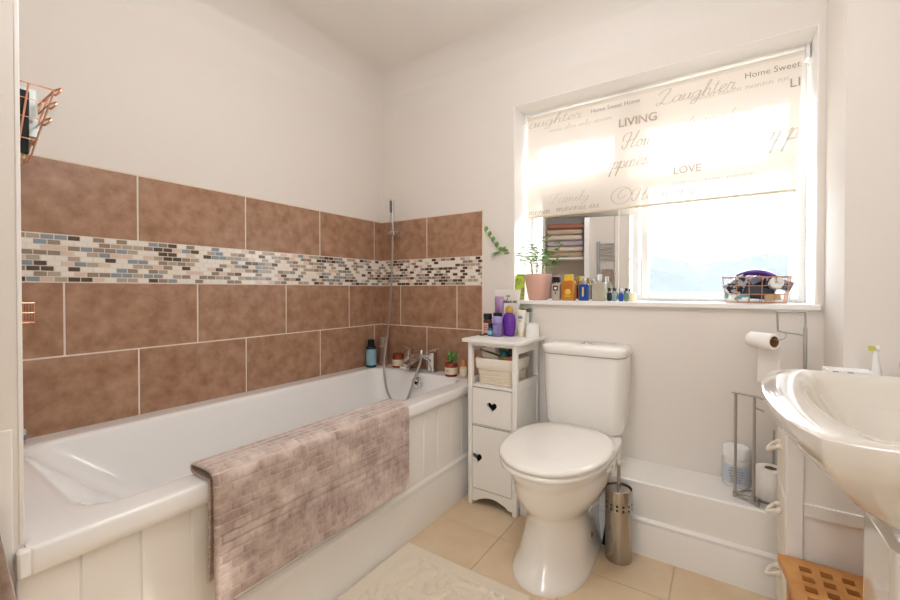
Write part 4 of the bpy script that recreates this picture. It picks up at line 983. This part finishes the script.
# rolls
def roll(name,label,M,r,h,core,hang=None):
    t = thing(name,label,'toilet roll',tuple(M.translation)); b=MB(M).m(PAPER)
    n=30; rg=[[(rr_*math.cos(2*PI*j/n),rr_*math.sin(2*PI*j/n),z) for j in range(n)] for rr_,z in ((core,0),(r-.002,0),(r,.003),(r,h-.003),(r-.002,h),(core,h))]
    b.loft(rg,False,False); 
    if hang: hang(b)
    b.build('paper',t)
    b=MB(M).m(CARD); rg=[[(rr_*math.cos(2*PI*j/n),rr_*math.sin(2*PI*j/n),z) for j in range(n)] for rr_,z in ((core-.0012,-.0005),(core,-.0005),(core,h+.0005),(core-.0012,h+.0005),(core-.0012,-.0005))]
    b.loft(rg,False,False); b.build('cardboard_core',t); return t
Mr = Matrix.Translation((2.001,-.224,.853)) @ Matrix.Rotation(math.radians(135),4,'Z') @ Matrix.Rotation(PI/2,4,'Y')
def hang(b):
    b.M = Matrix(); vs=[];fs=[]
    pts=[(0,.853),(.001,.80),(.0,.75),(-.001,.70)]; o1=Vector((2.001+.0193,-.224+.0193,0)); dd=Vector((-.0608,.0608,0)); nn=Vector((.7071,.7071,0))
    for i,(q,z) in enumerate(pts): a_=o1+nn*q+dd*.02; c_=o1+nn*q+dd*.98; vs += [(a_.x,a_.y,z),(c_.x,c_.y,z)]
    for i in range(3): fs.append((2*i,2*i+1,2*i+3,2*i+2))
    b.add(vs,fs)
roll('toilet_roll','part-used white toilet roll on the arm of the wire stand, paper hanging',Mr,.0272,.086,.0190,hang)
roll('spare_toilet_roll','full white toilet roll standing upright in the base of the wire stand',Matrix.Translation((2.000,-.150,.2935)),.048,.105,.018)
t = thing('plastic_tub','pale plastic tub with blue label on the ledge behind the wire stand','tub',(1.902,-.052,.2775))
b=MB().m(mat('pale_blue_clear','DAD9D6',.25)); b.lathe([(.042,0),(.045,.003),(.045,.095),(.042,.104),(.038,.108)],(1.902,-.052,.2775),28); b.build('tub_body',t)
one('lid', PVC, lambda b: b.lathe([(.042,.106),(.043,.108),(.043,.142),(.040,.147),(.002,.148)],(1.902,-.052,.2775),28), t)
b=MB().m(pl('soft_blue_label','C3C9D2',.5)); b.lathe([(.0454,.015),(.0454,.085)],(1.902,-.052,.2775),28,cap0=False,cap1=False); b.build('paper_label',t)
scribble(Matrix.Translation((1.902,-.052,.2775)),t,.05,.06,6,.05,-.0462,pl('grey_blue_ink','7F8FA8',.6))

# ================================================================ DRAWER UNIT with rope handles
du = thing('drawer_unit','white framed drawer unit with rope handles behind the basin','drawer unit',(2.18,-.40,0))
UX0,UX1,UY0,UY1,UZ = 2.006,2.40,-.520,-.292,.764
b=MB().m(WPAINT)
for y in (UY0,UY1-.018):
    for x in (UX0,UX1-.036): b.box(x,x+.036,y,y+.018,0,UZ-.018)
    for z0,z1 in ((.02,.055),(.412,.446),(.711,.746)): b.box(UX0+.036,UX1-.036,y+.002,y+.016,z0,z1)
    b.box(UX0+.036,UX1-.036,y+.008,y+.013,.055,.711)
b.box(UX0+.01,UX1,UY0+.018,UY1-.018,.02,.035)
b.build('frame', du, bevel=.0015, seg=1)
bx('unit_top', WPAINT, UX0-.004,UX1,UY0-.006,UY1,UZ-.018,UZ, du)
WV = mat('woven_white_drawer','EDE6DA',.8,bump=(120,.5,.003))
for z in (.075,.265,.455,.635):
    h = .175 if z < .6 else .100
    b=MB().m(WV); b.box(UX0-.002,UX1-.04,UY0+.02,UY1-.02,z,z+h); d=b.build('drawer',du,bevel=.004)
    if z < .6:
        ORG[d]=ORG[du]; zc=z+h*.62; yc=(UY0+UY1)/2
        hb_=MB().m(ROPE); hb_.tube(crom([(UX0-.002,yc-.022,zc),(UX0-.018,yc-.021,zc-.004),(UX0-.030,yc-.010,zc-.016),(UX0-.032,yc,zc-.02),(UX0-.030,yc+.010,zc-.016),(UX0-.018,yc+.021,zc-.004),(UX0-.002,yc+.022,zc)],5),.006,8)
        hb_.sphere((UX0-.006,yc-.022,zc),.010,6); hb_.sphere((UX0-.006,yc+.022,zc),.010,6); hb_.build('rope_handle',d)
# things on it
t = thing('electric_toothbrush_head','slim white toothbrush with yellow-green bristles standing behind the basin','toothbrush',(2.205,-.42,UZ))
b=MB(TR(2.205,-.42,UZ,0,-3,0)).m(PVC); b.lathe([(.011,0),(.011,.04),(.0085,.055),(.0055,.09),(.0045,.097),(.0045,.105)],(0,0,0),14); b.build('brush_stem',t)
b=MB(TR(2.203,-.42,UZ+.107,0,0,0)).m(PVC); b.lathe([(.007,-.004),(.008,0),(.007,.004)],(0,0,0),14,'x'); b.build('brush_head',t)
b=MB(TR(2.193,-.424,UZ+.107,0,0,0)).m(pl('lime_bristles','D6D27A',.6)); 
for k in range(12): b.lathe([(.0018,-.008),(.0018,.004)],(0,.006*math.cos(k*.52),.006*math.sin(k*.52)),5,'x')
b.lathe([(.003,-.008),(.003,.004)],(0,0,0),8,'x'); b.build('bristles',t)
t = thing('white_dish','white box with two dark dots behind the basin rim','box',(2.14,-.43,UZ))
bx('box_body', PVC, 2.095,2.19,-.46,-.40,UZ,UZ+.046,t)
for xx in (2.108,2.138): bx('dark_dot', pl('slate_dot','3A4A60',.4), xx,xx+.012,-.4612,-.4598,UZ+.036,UZ+.042,t,bevel=0)
bottle('mouthwash_cup','blue and green cup at the right edge behind the basin','cup',2.262,-.43,UZ,[(.013,0),(.014,.002),(.018,.064),(.0185,.066)],pl('blue_cup','24508F',.3),[(.0187,.066),(.0187,.074),(.016,.076)],pl('green_cup_rim','3E8A6A',.3),capname='rim')

# ================================================================ STOOL
sl_ = thing('teak_stool','orange-brown teak stool with square-holed slatted top under the basin','stool',(2.16,-.71,0))
SX0,SX1,SY0,SY1,SZ = 1.987,2.345,-.885,-.534,.300
outer=[(SX0+.004,SY0),(SX1,SY0),(SX1,SY1)]+[(SX0,SY1),(SX0-.0,SY1-.02),(SX0+.010,SY1-.09),(SX0+.012,(SY0+SY1)/2),(SX0+.010,SY0+.09)]
holes=[]
for i in range(6):
    for j in range(7):
        hx=2.027+.0415*i; hy=SY1-.036-.0435*j
        if hx+.02<SX1-.05 and hy-.02>SY0+.012: holes.append(rect2(hx,hx+.024,hy-.024,hy))
b=MB().m(TEAK); vs,fs=curve_shape([outer]+holes,.020,Matrix.Translation((0,0,SZ-.010))); b.add(vs,fs); b.build('lattice_top',sl_,bevel=.0015,seg=1,flat=True)
for x in (SX0+.018,SX1-.055):
    for y in (SY0+.010,SY1-.045):
        b=MB().m(TEAK); b.loft([rrect(x-.004,x+.030,y,y+.034,.004,0),rrect(x,x+.034,y,y+.034,.004,.15),rrect(x,x+.036,y,y+.034,.004,SZ-.0205)]); b.build('leg',sl_)
for y in (SY0+.014,SY1-.030): bx('apron',TEAK,SX0+.05,SX1-.055,y,y+.016,SZ-.07,SZ-.0205,sl_)
bx('side_rail',TEAK,SX0+.022,SX0+.038,SY0+.044,SY1-.045,SZ-.07,SZ-.0205,sl_); bx('side_rail',TEAK,SX1-.045,SX1-.029,SY0+.044,SY1-.045,SZ-.07,SZ-.0205,sl_)

# ================================================================ BASIN
bs = thing('basin','white angular pedestal basin on the right-hand wall','basin',(2.3,-.99,0))
def bring(pts, z, n=10):
    out=[]
    for p in pts: out.append((p[0],p[1],z) if len(p)==2 else p)
    return out
YC = -.985
def basin_ring(xf, yn, yf_, xb, bow, rn, rf, z, n=14):
    """front bowed edge from near corner (yn) to far corner (yf_), back at xb"""
    P=[(xb,yn,z)]
    # near side going to front
    for i in range(1,5): P.append((xb+(xf+rn-xb)*i/4, yn, z))
    ns=[]
    a0=Vector((xf+rn,yn)); 
    for i in range(1,3):
        a=PI/2*i/2; ns.append((xf+rn-rn*math.sin(a), yn+rn*.9-rn*.9*math.cos(a), z))
    P+=ns
    y0=yn+rn*.9; y1=yf_-rf
    for i in range(1,n): 
        t=i/n; P.append((xf-bow*math.sin(PI*t)**.62, y0+(y1-y0)*t, z))
    for i in range(0,7):
        a=PI/2*i/6; P.append((xf+rf-rf*math.cos(a), y1+rf*math.sin(a), z))
    for i in range(1,5): P.append((xf+rf+(xb-xf-rf)*i/4, yf_, z))
    return P
XB = RW-.001
b=MB().m(mat('ivory_basin_ceramic','DED7CC',.08,coat=.8))
rings=[basin_ring(2.10,-1.062,-.905,XB,.0,.006,.006,.600),
       basin_ring(2.095,-1.068,-.90,XB,.002,.01,.01,.640),
       basin_ring(2.060,-1.12,-.865,XB,.004,.012,.02,.680),
       basin_ring(2.010,-1.20,-.80,XB,.010,.014,.04,.730),
       basin_ring(1.975,-1.258,-.735,XB,.026,.010,.040,.785),
       basin_ring(1.965,-1.274,-.712,XB,.036,.009,.045,.805),
       basin_ring(1.960,-1.280,-.700,XB,.041,.009,.045,.832),
       basin_ring(1.961,-1.279,-.701,XB,.041,.009,.045,.838),
       basin_ring(1.965,-1.275,-.705,XB,.041,.009,.044,.8405),
       basin_ring(1.990,-1.248,-.711,XB-.09,.036,.02,.050,.8385),
       basin_ring(2.010,-1.222,-.716,XB-.12,.031,.03,.055,.835),
       basin_ring(2.015,-1.217,-.719,XB-.125,.030,.032,.056,.833),
       basin_ring(2.020,-1.212,-.723,XB-.130,.029,.034,.057,.829),
       basin_ring(2.0235,-1.2085,-.7265,XB-.1335,.0285,.036,.058,.823),
       basin_ring(2.0265,-1.2055,-.7295,XB-.1365,.028,.038,.059,.814),
       basin_ring(2.032,-1.200,-.735,XB-.141,.027,.040,.060,.795),
       basin_ring(2.060,-1.170,-.765,XB-.155,.02,.05,.06,.745),
       basin_ring(2.105,-1.120,-.82,XB-.17,.015,.05,.06,.705),
       basin_ring(2.16,-1.06,-.90,XB-.20,.010,.03,.04,.695)]
b.loft(rings,False,True); b.build('bowl',bs,angle=38)
b=MB().m(MATS['ivory_basin_ceramic'])
def ped(s,z,dx=0): 
    hw=.080*s; return [(2.385,YC-hw,z),(2.155-dx,YC-hw,z),(2.110-dx,YC-hw,z),(2.084-dx,YC-hw*1.0,z),(2.078-dx,YC-hw*.9,z),(2.078-dx,YC+hw*.9,z),(2.084-dx,YC+hw,z),(2.2,YC+hw,z),(2.385,YC+hw,z)]
b.loft([ped(1.2,0,.012),ped(1.18,.03,.010),ped(1.02,.06),ped(1.0,.3),ped(1.0,.62)]); b.build('pedestal',bs,angle=30,bevel=.002)
one('tap', CHROME, lambda b: (b.lathe([(.022,.832),(.022,.838),(.016,.845),(.016,.90),(.012,.905)],(2.35,YC,0),20), b.tube(crom([(2.35,YC,.885),(2.30,YC,.895),(2.25,YC,.885),(2.245,YC,.87)],6),.009,12), b.box(2.33,2.40,YC-.006,YC+.006,.905,.913)), bs)
one('waste', CHROME, lambda b: b.lathe([(.022,.695),(.020,.699),(.003,.700)],(2.18,YC,0),20), bs)

# ================================================================ things behind the camera, seen in the mirror
sg = thing('towel_shelf','white airing cupboard shelf seen in the mirror','shelf',(1.045,FRONT-.2,1.40))
bx('shelf_board', WPAINT, .815,1.275,-3.09,FRONT-.065,1.395,1.415, sg); 
TC = ['B98D7C','CDB8A4','DCCEC0','B5AAB0','D8C6BC','C4AE98']
names=['beige','pale pink-beige','lilac-grey','cream','sand','terracotta-brown']
cols=['C4AE98','DCC8BC','B9AFB8','DDD0C2','CBB6A0','A9735E']
z=1.4155
lb_=['beige folded towel lying directly on the cupboard shelf','pale pink folded towel second from the bottom of the stack','lilac-grey folded towel in the middle of the stack','cream folded towel above the lilac-grey one','sand folded towel just under the brown one','terracotta-brown folded towel on top of the stack']
for k in range(6):
    m_=mat('towel_'+names[k].replace(' ','_').replace('-','_'),cols[k],.95,bump=(200,.5,.003)); h=.070
    b=MB().m(m_)
    for q in range(1):
        z0=z+q*h/2; nn_=12
        off=random.uniform(-.008,.008)
        rg=[]
        for s_ in (0,1):
            rg.append([( (.835 if s_==0 else 1.255)+off, FRONT-.10-.12+.125*c_*( .97 if s_ else 1), z0+h/2+h/2*.97*s2_) for c_,s2_ in [(math.copysign(abs(math.cos(a))**.35,math.cos(a)), math.copysign(abs(math.sin(a))**.7,math.sin(a))) for a in [2*PI*j/20 for j in range(20)]]])
        b.loft(rg)
    props(b.build('folded_towel',origin=(1.045,FRONT-.22,z),bevel=.006),lb_[k],'towel','folded towels on the cupboard shelf'); z+=h+.0005
rd = thing('towel_radiator','grey ladder towel radiator on the wall opposite the window','radiator',(1.50,FRONT+.05,1.0))
RG = mat('grey_chrome_radiator','A9ABAB',.3,.7)
one('side_post', RG, lambda b: b.tube([(1.425,FRONT+.05,.0),(1.425,FRONT+.05,1.58)],.018,12), rd)
for zz in (1.545,1.495,1.445,1.395,1.00,.95,.90,.85,.30,.25): one('rung', RG, lambda b: b.tube([(1.43,FRONT+.05,zz),(1.588,FRONT+.05,zz)],.010,8), rd)
one('wall_bracket', RG, lambda b: (b.box(1.42,1.43,FRONT,FRONT+.045,1.50,1.52), b.box(1.42,1.43,FRONT,FRONT+.045,.70,.72)), rd)
b=MB().m(MATS['brown_hanging_towel'])
pt=crom([(0,-.022,1.02),(0,-.020,1.0),(0,-.018,.98)],2)
b.box(1.462,1.575,FRONT+.062,FRONT+.072,.85,1.26); b.box(1.462,1.575,FRONT+.026,FRONT+.034,.9,1.26); b.box(1.462,1.575,FRONT+.026,FRONT+.072,1.252,1.262)
one('rung', RG, lambda b: b.tube([(1.43,FRONT+.05,1.24),(1.588,FRONT+.05,1.24)],.010,8), rd)
props(b.build('radiator_towel',origin=(1.52,FRONT+.05,1.25),bevel=.004),'brown towel over the grey radiator seen in the mirror','towel')

# unseen glowing globe above the frame, added to brighten the room
LX,LY,LZ = 1.35,-1.25,2.06
cl = thing('added_fill_globe','round white glowing globe out of view, added to light the room','added light',(LX,LY,CH))
one('fill_globe_rose', PVC, lambda b: b.lathe([(.04,-.025),(.05,-.0005)],(LX,LY,CH),24), cl)
one('fill_globe_cord', PVC, lambda b: b.tube([(LX,LY,CH-.02),(LX,LY,LZ+.10)],.004,8), cl)
gd=mat('fill_globe_glow','F8FAFF',.5,emit=21)
one('fill_globe_ball', gd, lambda b: b.sphere((LX,LY,LZ),.11,10), cl)

# ================================================================ OUTSIDE
hg = MB().m(mat('far_hedge','333E46',.95,noise_=(3,6,.4,.65),col2='3F4B54')); rg=[]
for k in range(61):
    x=-6+15*k/60; h=1.55+.22*noise.noise(Vector((x*.9,0,0)))+.10*noise.noise(Vector((x*3.1,4,0))); dx=.15*noise.noise(Vector((x*2,9,0)))
    rg.append([(x,5.6+dx,-.3),(x,5.5+dx,0),(x,5.55+dx,h-.25),(x,5.8+dx,h),(x,6.3+dx,h-.1),(x,6.6+dx,-.3)])
hg.loft(rg); props(hg.build('garden_hedge',origin=(1.5,6,-.3)),'grey-green hedge blurred beyond the frosted window pane','hedge')
st(bx('floor_outside', mat('bounce_paving','D9D9D6',.9), -10, 14, .5, 12, -.4, -.3, bevel=0, origin=(1.5,6,-.3)))  # unseen ground, set high and pale to bounce daylight indoors

# ================================================================ LIGHT
w = bpy.data.worlds.new('World'); S.world = w; w.use_nodes = True; nt = w.node_tree
bg = nt.nodes['Background']; bg.inputs['Color'].default_value = (.92,.965,1,1); bg.inputs['Strength'].default_value = 3.9
def area(name, loc, rot, sx, sy, power, col=(1,1,1), portal=False):
    l = bpy.data.lights.new(name,'AREA'); l.shape='RECTANGLE'; l.size=sx; l.size_y=sy; l.energy=power; l.color=col
    o = bpy.data.objects.new(name,l); COL.objects.link(o); o.location=loc; o.rotation_euler=rot
    if portal: l.cycles.is_portal=True
    return o
area('window_portal',(1.54,.33,1.48),(-PI/2,0,0),1.18,1.0,1,portal=True)
area('added_window_portal',(2.08,-3.29,1.4),(PI/2,0,0),.58,1.3,1,portal=True)  # guides sampling through the added hall opening
sn = bpy.data.lights.new('sun','SUN'); sn.energy=4.0; sn.angle=math.radians(3); sn.color=(1,.95,.88)
so = bpy.data.objects.new('sun',sn); COL.objects.link(so); so.location=(4,6,5)
d = Vector((-.42,-1,-.62)).normalized(); so.rotation_euler = d.to_track_quat('-Z','Y').to_euler()

# ================================================================ CAMERA
cam = bpy.data.cameras.new('camera'); co = bpy.data.objects.new('camera',cam); COL.objects.link(co); S.camera = co
f_, yaw, pit, sy_ = 409.186, .5887, -.0105, -6.2995
cam.sensor_fit='HORIZONTAL'; cam.sensor_width=36; cam.lens=36*f_/900; cam.shift_y = sy_/900; cam.clip_start=.02
co.location=(1.8569,-1.9759,1.0301)
fw=Vector((-math.sin(yaw)*math.cos(pit), math.cos(yaw)*math.cos(pit), math.sin(pit))); rt=Vector((math.cos(yaw),math.sin(yaw),0)); up=rt.cross(fw)
co.matrix_world = Matrix(((rt.x,up.x,-fw.x,co.location.x),(rt.y,up.y,-fw.y,co.location.y),(rt.z,up.z,-fw.z,co.location.z),(0,0,0,1)))
# ================================================================ COLOUR MANAGEMENT
vs_ = S.view_settings; vs_.view_transform='Standard'; vs_.look='None'; vs_.gamma=1; vs_.use_curve_mapping=False; vs_.exposure=1.05
try:
    S.cycles.use_denoising=True; S.cycles.denoiser='OPENIMAGEDENOISE'; S.cycles.max_bounces=10; S.cycles.diffuse_bounces=6; S.cycles.transparent_max_bounces=12
    S.cycles.sample_clamp_indirect=6; S.cycles.caustics_reflective=False; S.cycles.caustics_refractive=False
except Exception: pass
